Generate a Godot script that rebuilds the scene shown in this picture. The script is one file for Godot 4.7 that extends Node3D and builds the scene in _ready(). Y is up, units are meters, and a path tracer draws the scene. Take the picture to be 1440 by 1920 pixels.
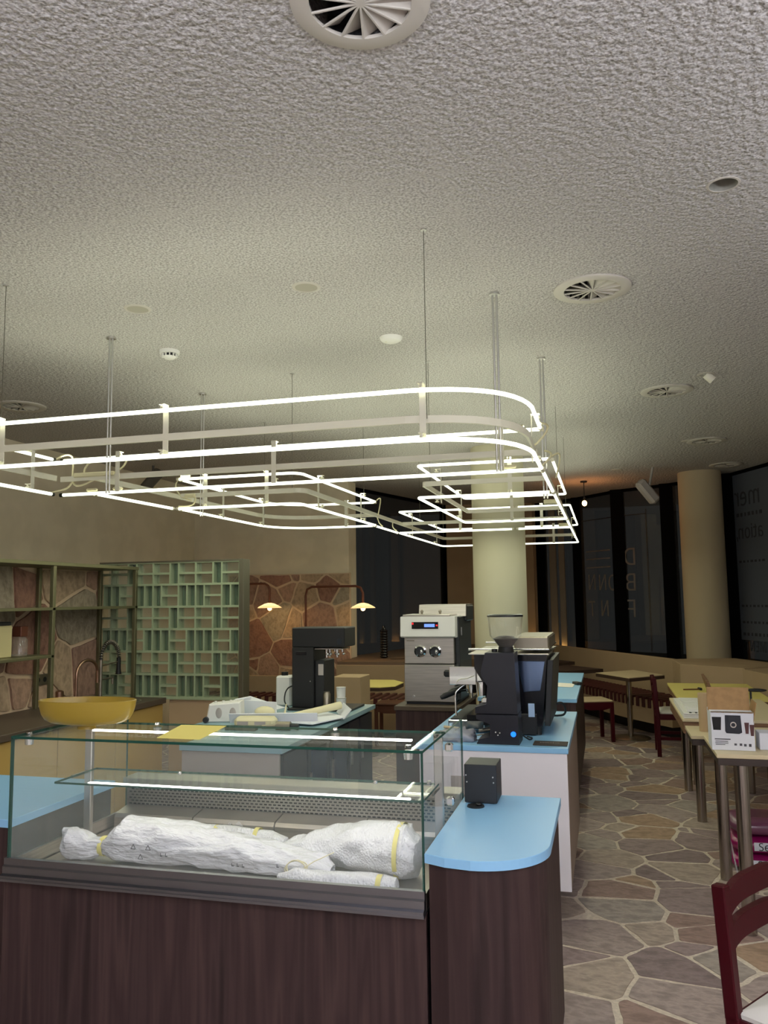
extends Node3D

# ---------------------------------------------------------------- mesh builder
class MB:
	var v := PackedVector3Array()
	var n := PackedVector3Array()
	var u := PackedVector2Array()

	func tri3(a: Vector3, b: Vector3, c: Vector3, na: Vector3, nb: Vector3, nc: Vector3) -> void:
		v.append(a); v.append(c); v.append(b)
		n.append(na); n.append(nc); n.append(nb)
		u.append(Vector2(a.x, a.y)); u.append(Vector2(c.x, c.y)); u.append(Vector2(b.x, b.y))

	func tri(a: Vector3, b: Vector3, c: Vector3) -> void:
		var k := (b - a).cross(c - a)
		if k.length_squared() < 1e-18:
			return
		k = k.normalized()
		tri3(a, b, c, k, k, k)

	func quad(a: Vector3, b: Vector3, c: Vector3, d: Vector3) -> void:
		tri(a, b, c); tri(a, c, d)

	func quad_uv(a: Vector3, b: Vector3, c: Vector3, d: Vector3) -> void:
		var k := (b - a).cross(c - a).normalized()
		for t in [[a, Vector2(0, 1)], [c, Vector2(1, 0)], [b, Vector2(1, 1)], [a, Vector2(0, 1)], [d, Vector2(0, 0)], [c, Vector2(1, 0)]]:
			v.append(t[0]); n.append(k); u.append(t[1])

	func box(c: Vector3, s: Vector3, bev := 0.0, bs := Basis()) -> void:
		var h := s * 0.5
		var e: float = minf(bev, minf(h.x, minf(h.y, h.z)) * 0.9)
		# for each corner three points, pushed in along two axes
		var P := {}
		for sx in [-1, 1]:
			for sy in [-1, 1]:
				for sz in [-1, 1]:
					P[[sx, sy, sz, 0]] = c + bs * Vector3(sx * h.x, sy * (h.y - e), sz * (h.z - e))
					P[[sx, sy, sz, 1]] = c + bs * Vector3(sx * (h.x - e), sy * h.y, sz * (h.z - e))
					P[[sx, sy, sz, 2]] = c + bs * Vector3(sx * (h.x - e), sy * (h.y - e), sz * h.z)
		for s1 in [-1, 1]:
			_f(P[[s1, -1, -1, 0]], P[[s1, 1, -1, 0]], P[[s1, 1, 1, 0]], P[[s1, -1, 1, 0]], c)
			_f(P[[-1, s1, -1, 1]], P[[-1, s1, 1, 1]], P[[1, s1, 1, 1]], P[[1, s1, -1, 1]], c)
			_f(P[[-1, -1, s1, 2]], P[[1, -1, s1, 2]], P[[1, 1, s1, 2]], P[[-1, 1, s1, 2]], c)
		if e > 0.0:
			for a in [-1, 1]:
				for b in [-1, 1]:
					_f(P[[a, b, -1, 0]], P[[a, b, 1, 0]], P[[a, b, 1, 1]], P[[a, b, -1, 1]], c)
					_f(P[[a, -1, b, 0]], P[[a, 1, b, 0]], P[[a, 1, b, 2]], P[[a, -1, b, 2]], c)
					_f(P[[-1, a, b, 1]], P[[1, a, b, 1]], P[[1, a, b, 2]], P[[-1, a, b, 2]], c)
					for d in [-1, 1]:
						var k := [P[[a, b, d, 0]], P[[a, b, d, 1]], P[[a, b, d, 2]]]
						_t(k[0], k[1], k[2], c)

	func _t(a: Vector3, b: Vector3, c: Vector3, o: Vector3) -> void:
		if (b - a).cross(c - a).dot(a + b + c - 3.0 * o) < 0.0:
			tri(a, c, b)
		else:
			tri(a, b, c)

	func _f(a: Vector3, b: Vector3, c: Vector3, d: Vector3, o: Vector3) -> void:
		if (b - a).cross(c - a).dot(a + b + c + d - 4.0 * o) < 0.0:
			quad(a, d, c, b)
		else:
			quad(a, b, c, d)

	# box from min to max
	func bb(x0: float, x1: float, y0: float, y1: float, z0: float, z1: float, bev := 0.0) -> void:
		box(Vector3((x0 + x1) / 2, (y0 + y1) / 2, (z0 + z1) / 2), Vector3(absf(x1 - x0), absf(y1 - y0), absf(z1 - z0)), bev)

	func cyl(a: Vector3, b: Vector3, r0: float, r1 := -1.0, seg := 16, caps := true) -> void:
		if r1 < 0.0:
			r1 = r0
		var w := (b - a).normalized()
		var p := w.cross(Vector3.UP if absf(w.y) < 0.9 else Vector3.RIGHT).normalized()
		var q := w.cross(p).normalized()
		for i in seg:
			var t0 := TAU * i / seg
			var t1 := TAU * (i + 1) / seg
			var d0 := p * cos(t0) + q * sin(t0)
			var d1 := p * cos(t1) + q * sin(t1)
			tri3(a + d0 * r0, a + d1 * r0, b + d1 * r1, d0, d1, d1)
			tri3(a + d0 * r0, b + d1 * r1, b + d0 * r1, d0, d1, d0)
			if caps:
				tri(a, a + d1 * r0, a + d0 * r0)
				tri(b, b + d0 * r1, b + d1 * r1)

	func tube(pts: PackedVector3Array, r: float, seg := 8, caps := true, radii := PackedFloat32Array()) -> void:
		var m := pts.size()
		var rings := []
		var p := Vector3.ZERO
		for i in m:
			var w := (pts[mini(i + 1, m - 1)] - pts[maxi(i - 1, 0)]).normalized()
			if i == 0:
				p = w.cross(Vector3.UP if absf(w.y) < 0.9 else Vector3.RIGHT).normalized()
			else:
				p = (p - w * p.dot(w)).normalized()
			var q := w.cross(p)
			var rr: float = radii[i] if radii.size() == m else r
			var ring := []
			for k in seg:
				var d := p * cos(TAU * k / seg) + q * sin(TAU * k / seg)
				ring.append([pts[i] + d * rr, d])
			rings.append(ring)
		for i in m - 1:
			for k in seg:
				var a = rings[i][k]; var b = rings[i][(k + 1) % seg]; var c = rings[i + 1][(k + 1) % seg]; var d = rings[i + 1][k]
				tri3(a[0], b[0], c[0], a[1], b[1], c[1])
				tri3(a[0], c[0], d[0], a[1], c[1], d[1])
		if caps:
			for k in seg:
				tri(pts[0], rings[0][(k + 1) % seg][0], rings[0][k][0])
				tri(pts[m - 1], rings[m - 1][k][0], rings[m - 1][(k + 1) % seg][0])

	# flat bar (w wide across, h tall) swept along a level path
	func bar(pts: PackedVector3Array, w: float, h: float) -> void:
		var m := pts.size()
		var rings := []
		for i in m:
			var d := (pts[mini(i + 1, m - 1)] - pts[maxi(i - 1, 0)]).normalized()
			var s := d.cross(Vector3.UP).normalized() * w * 0.5
			if i > 0 and i < m - 1:
				var d0 := (pts[i] - pts[i - 1]).normalized()
				s /= maxf(0.5, d0.dot(d))
			var y := Vector3.UP * h * 0.5
			rings.append([pts[i] - s - y, pts[i] + s - y, pts[i] + s + y, pts[i] - s + y])
		for i in m - 1:
			for k in 4:
				quad(rings[i][k], rings[i + 1][k], rings[i + 1][(k + 1) % 4], rings[i][(k + 1) % 4])
		quad(rings[0][0], rings[0][1], rings[0][2], rings[0][3])
		quad(rings[m - 1][3], rings[m - 1][2], rings[m - 1][1], rings[m - 1][0])

	# profile of (radius, height) turned round the y axis; sx, sz stretch it
	func lathe(prof: Array, at := Vector3.ZERO, seg := 24, sx := 1.0, sz := 1.0, bs := Basis()) -> void:
		var m := prof.size()
		for i in m - 1:
			var a: Vector2 = prof[i]
			var b: Vector2 = prof[i + 1]
			var t := b - a
			if t.length() < 1e-7:
				continue
			var nr := Vector2(t.y, -t.x).normalized()
			var n0 := nr
			var n1 := nr
			if i > 0:
				var tp: Vector2 = (a - prof[i - 1]).normalized()
				if tp.dot(t.normalized()) > 0.6:
					n0 = (nr + Vector2(tp.y, -tp.x)).normalized()
			if i < m - 2:
				var tn: Vector2 = (prof[i + 2] - b).normalized()
				if tn.dot(t.normalized()) > 0.6:
					n1 = (nr + Vector2(tn.y, -tn.x)).normalized()
			for k in seg:
				var c0 := cos(TAU * k / seg); var s0 := sin(TAU * k / seg)
				var c1 := cos(TAU * (k + 1) / seg); var s1 := sin(TAU * (k + 1) / seg)
				var A := at + bs * Vector3(a.x * c0 * sx, a.y, a.x * s0 * sz)
				var B := at + bs * Vector3(a.x * c1 * sx, a.y, a.x * s1 * sz)
				var C := at + bs * Vector3(b.x * c1 * sx, b.y, b.x * s1 * sz)
				var D := at + bs * Vector3(b.x * c0 * sx, b.y, b.x * s0 * sz)
				var nA := (bs * Vector3(n0.x * c0 / sx, n0.y, n0.x * s0 / sz)).normalized()
				var nB := (bs * Vector3(n0.x * c1 / sx, n0.y, n0.x * s1 / sz)).normalized()
				var nC := (bs * Vector3(n1.x * c1 / sx, n1.y, n1.x * s1 / sz)).normalized()
				var nD := (bs * Vector3(n1.x * c0 / sx, n1.y, n1.x * s0 / sz)).normalized()
				if a.x > 1e-6:
					tri3(A, C, B, nA, nC, nB)
				if b.x > 1e-6:
					tri3(A, D, C, nA, nD, nC)

	# polygon in a plane (o, ex, ey) pushed along ez by d, with an optional chamfer at the far face
	func prism(poly: PackedVector2Array, o: Vector3, ex: Vector3, ey: Vector3, d: float, bev := 0.0) -> void:
		var pl := poly
		if Geometry2D.is_polygon_clockwise(pl):
			pl = poly.duplicate(); pl.reverse()
		var ez := ex.cross(ey).normalized()
		var top := pl
		if bev > 0.0:
			var off := Geometry2D.offset_polygon(pl, -bev)
			if off.size() == 1 and off[0].size() == pl.size():
				top = off[0]
				if Geometry2D.is_polygon_clockwise(top):
					top.reverse()
				# line the two outlines up
				var best := 0
				var bd := 1e9
				for k in top.size():
					var dd := 0.0
					for i in pl.size():
						dd += top[(i + k) % top.size()].distance_to(pl[i])
					if dd < bd:
						bd = dd; best = k
				var sh := PackedVector2Array()
				for i in top.size():
					sh.append(top[(i + best) % top.size()])
				top = sh
			else:
				bev = 0.0
		var idx := Geometry2D.triangulate_polygon(pl)
		var sgn := 1.0 if d > 0.0 else -1.0
		var f := func(p: Vector2, k: float) -> Vector3: return o + ex * p.x + ey * p.y + ez * k
		for i in range(0, idx.size(), 3):
			_o(f.call(pl[idx[i]], 0.0), f.call(pl[idx[i + 1]], 0.0), f.call(pl[idx[i + 2]], 0.0), -ez * sgn)
		var idt := Geometry2D.triangulate_polygon(top)
		for i in range(0, idt.size(), 3):
			_o(f.call(top[idt[i]], d), f.call(top[idt[i + 1]], d), f.call(top[idt[i + 2]], d), ez * sgn)
		var m := pl.size()
		for i in m:
			var j := (i + 1) % m
			var e := pl[j] - pl[i]
			var nn := ex * e.y - ey * e.x
			var k := d - sgn * bev
			_q(f.call(pl[i], 0.0), f.call(pl[j], 0.0), f.call(pl[j], k), f.call(pl[i], k), nn)
			if bev > 0.0:
				_q(f.call(pl[i], k), f.call(pl[j], k), f.call(top[j], d), f.call(top[i], d), nn + ez * sgn * nn.length())

	func _o(a: Vector3, b: Vector3, c: Vector3, w: Vector3) -> void:
		if (b - a).cross(c - a).dot(w) < 0.0:
			tri(a, c, b)
		else:
			tri(a, b, c)

	func _q(a: Vector3, b: Vector3, c: Vector3, d: Vector3, w: Vector3) -> void:
		if (b - a).cross(c - a).dot(w) < 0.0:
			quad(a, d, c, b)
		else:
			quad(a, b, c, d)

	func plan(poly: PackedVector2Array, y0: float, y1: float, bev := 0.0) -> void:
		# plan outline (x, z) from y0 up to y1
		var fl := PackedVector2Array()
		for p in poly:
			fl.append(Vector2(p.x, -p.y))
		prism(fl, Vector3(0, y0, 0), Vector3.RIGHT, Vector3(0, 0, -1), y1 - y0, bev)

	func ball(c: Vector3, r: Vector3, seg := 16, rings := 10) -> void:
		var prof := []
		for i in rings + 1:
			var a := -PI / 2 + PI * i / rings
			prof.append(Vector2(maxf(0.0, cos(a)), sin(a)))
		for i in rings:
			for k in seg:
				var f := func(q: Vector2, t: float) -> Vector3: return Vector3(q.x * cos(t), q.y, q.x * sin(t))
				var a0: Vector3 = f.call(prof[i], TAU * k / seg); var a1: Vector3 = f.call(prof[i], TAU * (k + 1) / seg)
				var b0: Vector3 = f.call(prof[i + 1], TAU * k / seg); var b1: Vector3 = f.call(prof[i + 1], TAU * (k + 1) / seg)
				if prof[i].x > 1e-5:
					tri3(c + a0 * r, c + b1 * r, c + a1 * r, (a0 / r).normalized(), (b1 / r).normalized(), (a1 / r).normalized())
				if prof[i + 1].x > 1e-5:
					tri3(c + a0 * r, c + b0 * r, c + b1 * r, (a0 / r).normalized(), (b0 / r).normalized(), (b1 / r).normalized())

	# smooth surface from a grid of points [i][j]
	func grid(g: Array, close_j := false) -> void:
		var a := g.size()
		var b: int = g[0].size()
		var nn := []
		for i in a:
			var row := []
			for j in b:
				var jm := (j - 1 + b) % b if close_j else maxi(j - 1, 0)
				var jp := (j + 1) % b if close_j else mini(j + 1, b - 1)
				var di: Vector3 = g[mini(i + 1, a - 1)][j] - g[maxi(i - 1, 0)][j]
				var dj: Vector3 = g[i][jp] - g[i][jm]
				row.append(di.cross(dj).normalized())
			nn.append(row)
		for i in a - 1:
			for j in (b if close_j else b - 1):
				var k := (j + 1) % b
				tri3(g[i][j], g[i + 1][j], g[i + 1][k], nn[i][j], nn[i + 1][j], nn[i + 1][k])
				tri3(g[i][j], g[i + 1][k], g[i][k], nn[i][j], nn[i + 1][k], nn[i][k])

	func mesh() -> ArrayMesh:
		var arr := []
		arr.resize(Mesh.ARRAY_MAX)
		arr[Mesh.ARRAY_VERTEX] = v
		arr[Mesh.ARRAY_NORMAL] = n
		arr[Mesh.ARRAY_TEX_UV] = u
		var am := ArrayMesh.new()
		am.add_surface_from_arrays(Mesh.PRIMITIVE_TRIANGLES, arr)
		return am

# ---------------------------------------------------------------- scene helpers
var M := {}
var taken := {}
var rng := RandomNumberGenerator.new()

func numbered(called: String) -> String:
	if not taken.has(called):
		taken[called] = 0
		return called
	taken[called] += 1
	return "%s_%03d" % [called, taken[called]]

func obj(called: String, mb: MB, m: Material, parent: Node = null) -> MeshInstance3D:
	var o := MeshInstance3D.new()
	o.mesh = mb.mesh()
	o.material_override = m
	o.cast_shadow = GeometryInstance3D.SHADOW_CASTING_SETTING_ON
	if parent == null:
		o.name = numbered(called)
		add_child(o)
	else:
		o.name = called
		parent.add_child(o, true)
	return o

func inst(called: String, me: Mesh, m: Material, parent: Node, at := Transform3D()) -> MeshInstance3D:
	var o := MeshInstance3D.new()
	o.mesh = me
	o.material_override = m
	o.name = called
	parent.add_child(o, true)
	o.transform = at
	return o

func tag(o: Node, label: String, category: String, group := "") -> Node:
	o.set_meta("label", label)
	o.set_meta("category", category)
	if group != "":
		o.set_meta("group", group)
	return o

func thing(called: String, label: String, category: String, at := Vector3.ZERO, turn := 0.0, group := "") -> Node3D:
	var o := Node3D.new()
	o.name = numbered(called)
	add_child(o)
	o.position = at
	o.rotation.y = turn
	tag(o, label, category, group)
	return o

func struct(called: String, mb: MB, m: Material) -> MeshInstance3D:
	var o := obj(called, mb, m)
	o.set_meta("kind", "structure")
	return o

func dup(root: Node3D, at: Vector3, turn: float, label := "") -> Node3D:
	var r: Node3D = root.duplicate()
	r.name = numbered(String(root.name).rstrip("0123456789").rstrip("_"))
	add_child(r)
	r.position = at
	r.rotation.y = turn
	if label != "":
		r.set_meta("label", label)
	return r

func c8(r: int, g: int, b: int) -> Color:
	return Color(r / 255.0, g / 255.0, b / 255.0)

func mk(col: Color, rough := 0.6, metal := 0.0, spec := 0.5) -> StandardMaterial3D:
	var m := StandardMaterial3D.new()
	m.albedo_color = col
	m.roughness = rough
	m.metallic = metal
	m.metallic_specular = spec
	return m

func glow(col: Color, e: float) -> StandardMaterial3D:
	var m := mk(col, 0.4)
	m.emission_enabled = true
	m.emission = col
	m.emission_energy_multiplier = e
	return m

func glass(col: Color, alpha: float, rough := 0.0) -> StandardMaterial3D:
	var m := mk(Color(col.r, col.g, col.b, alpha), rough)
	m.transparency = BaseMaterial3D.TRANSPARENCY_ALPHA
	return m

func ntex(freq: float, colors: Array, offs: Array, kind := FastNoiseLite.TYPE_SIMPLEX_SMOOTH, oct := 4, seed_ := 1, size := 512) -> NoiseTexture2D:
	var f := FastNoiseLite.new()
	f.noise_type = kind
	f.frequency = freq
	f.fractal_octaves = oct
	f.seed = seed_
	var t := NoiseTexture2D.new()
	t.width = size
	t.height = size
	t.seamless = true
	t.noise = f
	var g := Gradient.new()
	g.colors = PackedColorArray(colors)
	g.offsets = PackedFloat32Array(offs)
	t.color_ramp = g
	return t

func tri_tex(m: StandardMaterial3D, t: Texture2D, sc: Vector3, h: Texture2D = null, hs := 0.0, world := true) -> StandardMaterial3D:
	m.uv1_triplanar = true
	m.uv1_world_triplanar = world
	m.uv1_scale = sc
	if t:
		m.albedo_texture = t
	if h:
		m.heightmap_enabled = true
		m.heightmap_texture = h
		m.heightmap_scale = hs
	return m

func g1(x: float) -> Color:
	return Color(x, x, x)

func materials() -> void:
	# sprayed acoustic plaster
	var lump := ntex(0.03, [g1(0.0), g1(1.0)], [0.05, 0.95], FastNoiseLite.TYPE_SIMPLEX_SMOOTH, 6, 3, 1024)
	var mott := ntex(0.075, [c8(158, 153, 150), c8(192, 188, 184), c8(212, 209, 206)], [0.2, 0.5, 0.8], FastNoiseLite.TYPE_SIMPLEX_SMOOTH, 3, 9, 1024)
	M.ceiling = tri_tex(mk(Color.WHITE, 0.95, 0, 0.2), mott, Vector3.ONE * 0.8, lump, 1.1)
	var soft := ntex(0.008, [c8(226, 215, 190), c8(234, 223, 198)], [0.3, 0.7], FastNoiseLite.TYPE_SIMPLEX_SMOOTH, 3, 5)
	M.plaster = tri_tex(mk(Color.WHITE, 0.9, 0, 0.3), soft, Vector3.ONE * 0.5)
	M.beige = tri_tex(mk(c8(190, 172, 154), 0.8, 0, 0.3), soft, Vector3.ONE * 0.4)
	M.plaster_pale = mk(c8(216, 212, 206), 0.9, 0, 0.3)
	M.column = mk(c8(200, 194, 168), 0.75, 0, 0.3)
	M.mortar = tri_tex(mk(c8(220, 206, 188), 0.95, 0, 0.2), ntex(0.05, [g1(0.92), g1(1.0)], [0.3, 0.7]), Vector3.ONE * 1.5)
	# stones: streaked grain, a few tints
	var grain := ntex(0.012, [g1(0.84), g1(0.93), g1(1.0), g1(0.89)], [0.2, 0.42, 0.6, 0.82], FastNoiseLite.TYPE_SIMPLEX_SMOOTH, 5, 11)
	var rel := ntex(0.03, [g1(0.0), g1(1.0)], [0.2, 0.8], FastNoiseLite.TYPE_SIMPLEX_SMOOTH, 4, 12)
	M.stone = []
	for c in [c8(174, 157, 150), c8(158, 139, 136), c8(180, 163, 149), c8(178, 150, 126), c8(146, 128, 126), c8(172, 160, 150), c8(160, 134, 124), c8(166, 149, 143)]:
		M.stone.append(tri_tex(mk(c, 0.55, 0, 0.35), grain, Vector3(1.1, 2.0, 1.9), rel, 0.2))
	M.wallstone = []
	for c in [c8(186, 158, 134), c8(172, 138, 120), c8(190, 164, 136), c8(160, 120, 102), c8(172, 158, 136), c8(180, 146, 124)]:
		M.wallstone.append(tri_tex(mk(c, 0.7, 0, 0.3), grain, Vector3(1.6, 1.2, 1.6), rel, 0.3))
	M.wallmortar = mk(c8(214, 190, 160), 0.95, 0, 0.2)
	# walnut laminate, upright grain
	var wg := ntex(0.011, [c8(48, 36, 36), c8(68, 52, 51), c8(58, 43, 43), c8(74, 57, 55), c8(52, 39, 39)], [0.15, 0.35, 0.5, 0.68, 0.85], FastNoiseLite.TYPE_SIMPLEX_SMOOTH, 4, 21, 1024)
	M.walnut = tri_tex(mk(Color.WHITE, 0.5, 0, 0.3), wg, Vector3(0.7, 0.035, 0.7))
	var lw := ntex(0.011, [c8(104, 76, 56), c8(134, 102, 76), c8(118, 88, 66)], [0.2, 0.5, 0.8], FastNoiseLite.TYPE_SIMPLEX_SMOOTH, 4, 22)
	M.plywood = tri_tex(mk(Color.WHITE, 0.6, 0, 0.35), lw, Vector3(0.3, 4.0, 0.3))
	M.taupe = mk(c8(150, 132, 118), 0.5, 0, 0.4)
	M.blue = mk(c8(144, 196, 234), 0.32, 0, 0.45)
	M.blue_edge = mk(c8(140, 196, 226), 0.4, 0, 0.4)
	M.white_lam = mk(c8(236, 232, 236), 0.5, 0, 0.4)
	M.grey_lam = mk(c8(172, 164, 158), 0.5, 0, 0.4)
	M.mustard = mk(c8(190, 158, 90), 0.5, 0, 0.4)
	M.dark_top = mk(c8(84, 72, 60), 0.45, 0, 0.4)
	M.plinth = mk(c8(28, 26, 26), 0.6)
	# metals
	var br := ntex(0.02, [g1(0.94), g1(1.0)], [0.3, 0.7], FastNoiseLite.TYPE_SIMPLEX_SMOOTH, 3, 31)
	M.steel = tri_tex(mk(c8(196, 190, 182), 0.36, 1.0), br, Vector3(0.3, 8.0, 0.3))
	M.steel_dark = mk(c8(150, 142, 128), 0.4, 1.0)
	M.chrome = mk(c8(225, 225, 225), 0.08, 1.0)
	M.alu = mk(c8(204, 202, 198), 0.35, 1.0)
	M.green_steel = mk(c8(122, 118, 88), 0.45, 0.7)
	M.white_metal = mk(c8(222, 218, 200), 0.45, 0, 0.5)
	M.white_plastic = mk(c8(226, 224, 218), 0.5, 0, 0.4)
	M.cream_plastic = mk(c8(222, 214, 176), 0.45, 0, 0.4)
	M.black = mk(c8(20, 20, 22), 0.5, 0, 0.5)
	M.black_gloss = mk(c8(14, 14, 20), 0.18, 0, 0.5)
	M.grinder = mk(c8(24, 24, 34), 0.38, 0, 0.5)
	M.navy = mk(c8(26, 32, 42), 0.4, 0, 0.5)
	M.dark_glass = mk(c8(40, 52, 76), 0.12, 0, 0.6)
	M.mullion = mk(c8(5, 5, 6), 0.7, 0, 0.15)
	M.fabric_white = mk(c8(214, 210, 202), 0.9, 0, 0.2)
	M.red_wood = mk(c8(62, 4, 15), 0.4, 0, 0.32)
	M.stool_wood = mk(c8(92, 56, 40), 0.5, 0, 0.4)
	M.yellow_top = mk(c8(222, 206, 120), 0.5, 0, 0.4)
	M.table_brown = mk(c8(60, 44, 36), 0.5, 0, 0.4)
	M.table_cream = mk(c8(196, 176, 140), 0.5, 0, 0.4)
	M.cardboard = tri_tex(mk(c8(172, 138, 98), 0.9, 0, 0.2), br, Vector3.ONE * 2)
	M.paper = mk(c8(232, 226, 214), 0.9, 0, 0.2)
	M.yellow_paper = mk(c8(236, 220, 130), 0.9, 0, 0.2)
	# glass
	M.pane = glass(c8(215, 235, 228), 0.05)
	M.pane.metallic_specular = 0.28
	M.pane_edge = mk(c8(30, 74, 62), 0.5, 0, 0.3)
	M.win = glass(c8(50, 54, 58), 0.45)
	M.clear = glass(c8(235, 235, 228), 0.1, 0.03)
	M.block = mk(c8(150, 162, 132), 0.35, 0, 0.5)
	M.block_core = glass(c8(96, 120, 100), 0.62, 0.2)
	M.amber = mk(c8(168, 142, 52), 0.32, 0, 0.5)
	M.amber.backlight_enabled = true
	M.amber.backlight = c8(120, 98, 26)
	# wrapping film: bubbles as fine relief
	var bub := ntex(0.06, [g1(1.0), g1(0.35), g1(0.0)], [0.0, 0.35, 0.8], FastNoiseLite.TYPE_CELLULAR, 1, 41)
	var crease := ntex(0.02, [g1(0.0), g1(1.0)], [0.3, 0.7], FastNoiseLite.TYPE_SIMPLEX_SMOOTH, 4, 42)
	M.wrap = tri_tex(mk(c8(232, 232, 234), 0.28, 0, 0.5), null, Vector3.ONE * 4.0, bub, 0.35)
	M.wrap.backlight_enabled = true
	M.wrap.backlight = g1(0.35)
	M.foil = tri_tex(mk(c8(226, 226, 230), 0.22, 0, 0.5), null, Vector3(1.5, 5, 5), crease, 0.5)
	M.foil.backlight_enabled = true
	M.foil.backlight = g1(0.35)
	M.film = glass(c8(230, 230, 236), 0.28, 0.1)
	M.tape = mk(c8(226, 216, 130), 0.4)
	M.ink = mk(c8(70, 70, 76), 0.7)
	M.ink_dark = mk(c8(20, 18, 20), 0.7)
	M.neon = glow(Color(0.98, 1.0, 0.89), 3.0)
	M.led = glow(Color(1.0, 0.99, 0.95), 4.0)
	M.bulb = glow(Color(1.0, 0.8, 0.5), 14.0)
	M.shade = mk(c8(250, 226, 176), 0.6)
	M.shade.backlight_enabled = true
	M.shade.backlight = c8(255, 255, 255)
	M.letter = mk(c8(118, 114, 108), 0.8)
	M.frost = mk(c8(94, 98, 108), 0.5)
	M.ledge = mk(c8(112, 90, 72), 0.6)
	M.cap = mk(c8(24, 24, 24), 0.5)
	M.clear_plastic = mk(c8(232, 228, 206), 0.3)
	M.wire = mk(c8(90, 86, 76), 0.5, 0.6)
	M.neon_cool = glow(Color(0.93, 0.95, 1.0), 5.0)
	M.white_metal_dull = mk(c8(196, 190, 180), 0.6, 0, 0.4)
	M.duct = mk(c8(34, 34, 36), 0.7)
	M.grille = mk(c8(170, 164, 150), 0.8)
	M.can = mk(c8(150, 148, 138), 0.5)
	M.spot_grey = mk(c8(96, 92, 86), 0.5)
	M.blue_dull = mk(c8(140, 172, 182), 0.35, 0, 0.45)
	M.charcoal = mk(c8(52, 52, 58), 0.45, 0, 0.45)
	M.navy_black = mk(c8(34, 36, 40), 0.45, 0, 0.5)
	M.cream_tin = mk(c8(186, 174, 128), 0.5)
	M.copper = mk(c8(176, 140, 118), 0.3, 1.0)
	M.screen_steel = mk(c8(116, 112, 96), 0.4, 0.8)
	M.block_clear = glass(c8(130, 140, 116), 0.22, 0.1)
	M.beans = mk(c8(36, 22, 16), 0.5)
	M.blue_glow = glow(Color(0.1, 0.45, 1.0), 1.6)
	M.red_glow = glow(Color(1.0, 0.12, 0.16), 1.2)
	M.lcd = glow(Color(0.45, 0.6, 1.0), 0.75)
	M.chrome_blue = mk(c8(120, 140, 176), 0.16, 1.0)
	M.plate_blue = mk(c8(170, 196, 226), 0.4)
	M.mat_brown = mk(c8(62, 54, 48), 0.7)
	M.bag_grey = mk(c8(150, 150, 160), 0.3, 0, 0.6)
	M.side_dark = mk(c8(34, 36, 36), 0.5)
	M.black_soft = mk(c8(32, 32, 34), 0.5)
	M.card_white = mk(c8(222, 224, 230), 0.8)
	M.slat = mk(c8(70, 22, 24), 0.45)
	M.table_light = mk(c8(214, 198, 160), 0.5)
	M.apron_dark = mk(c8(58, 46, 40), 0.5)
	M.print_brown = mk(c8(84, 48, 48), 0.6)
	M.cardboard_pale = mk(c8(186, 160, 122), 0.9)
	M.magenta = mk(c8(150, 20, 92), 0.25, 0, 0.6)
	M.plum = mk(c8(120, 70, 96), 0.25, 0, 0.6)
	M.ink_film = mk(c8(58, 59, 64), 0.7)
	M.pilaster = mk(c8(120, 110, 94), 0.7)
	M.sill = mk(c8(132, 132, 138), 0.34, 1.0)
	M.leg_steel = mk(c8(166, 158, 150), 0.24, 1.0)
	M.column_tan = mk(c8(194, 177, 144), 0.75, 0, 0.3)
	M.rust = mk(c8(110, 62, 44), 0.5, 0.2)

func area(parent: Node, at: Vector3, target: Vector3, sx: float, sy: float, col: Color, e: float, side := Vector3.RIGHT) -> void:
	var l := AreaLight3D.new()
	l.name = "light"
	parent.add_child(l, true)
	var zb := -(target).normalized()
	var xb := (side - zb * side.dot(zb)).normalized()
	l.transform = Transform3D(Basis(xb, zb.cross(xb), zb), at)
	l.area_size = Vector2(sx, sy)
	l.light_color = col
	l.light_energy = e
	l.area_range = 40.0
	l.area_attenuation = 2.0
	l.shadow_enabled = true

func omni(parent: Node, at: Vector3, col: Color, e: float, size := 0.03) -> void:
	var l := OmniLight3D.new()
	l.name = "light"
	parent.add_child(l, true)
	l.position = at
	l.light_color = col
	l.light_energy = e
	l.light_size = size
	l.omni_range = 40.0
	l.omni_attenuation = 2.0
	l.shadow_enabled = true

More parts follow.
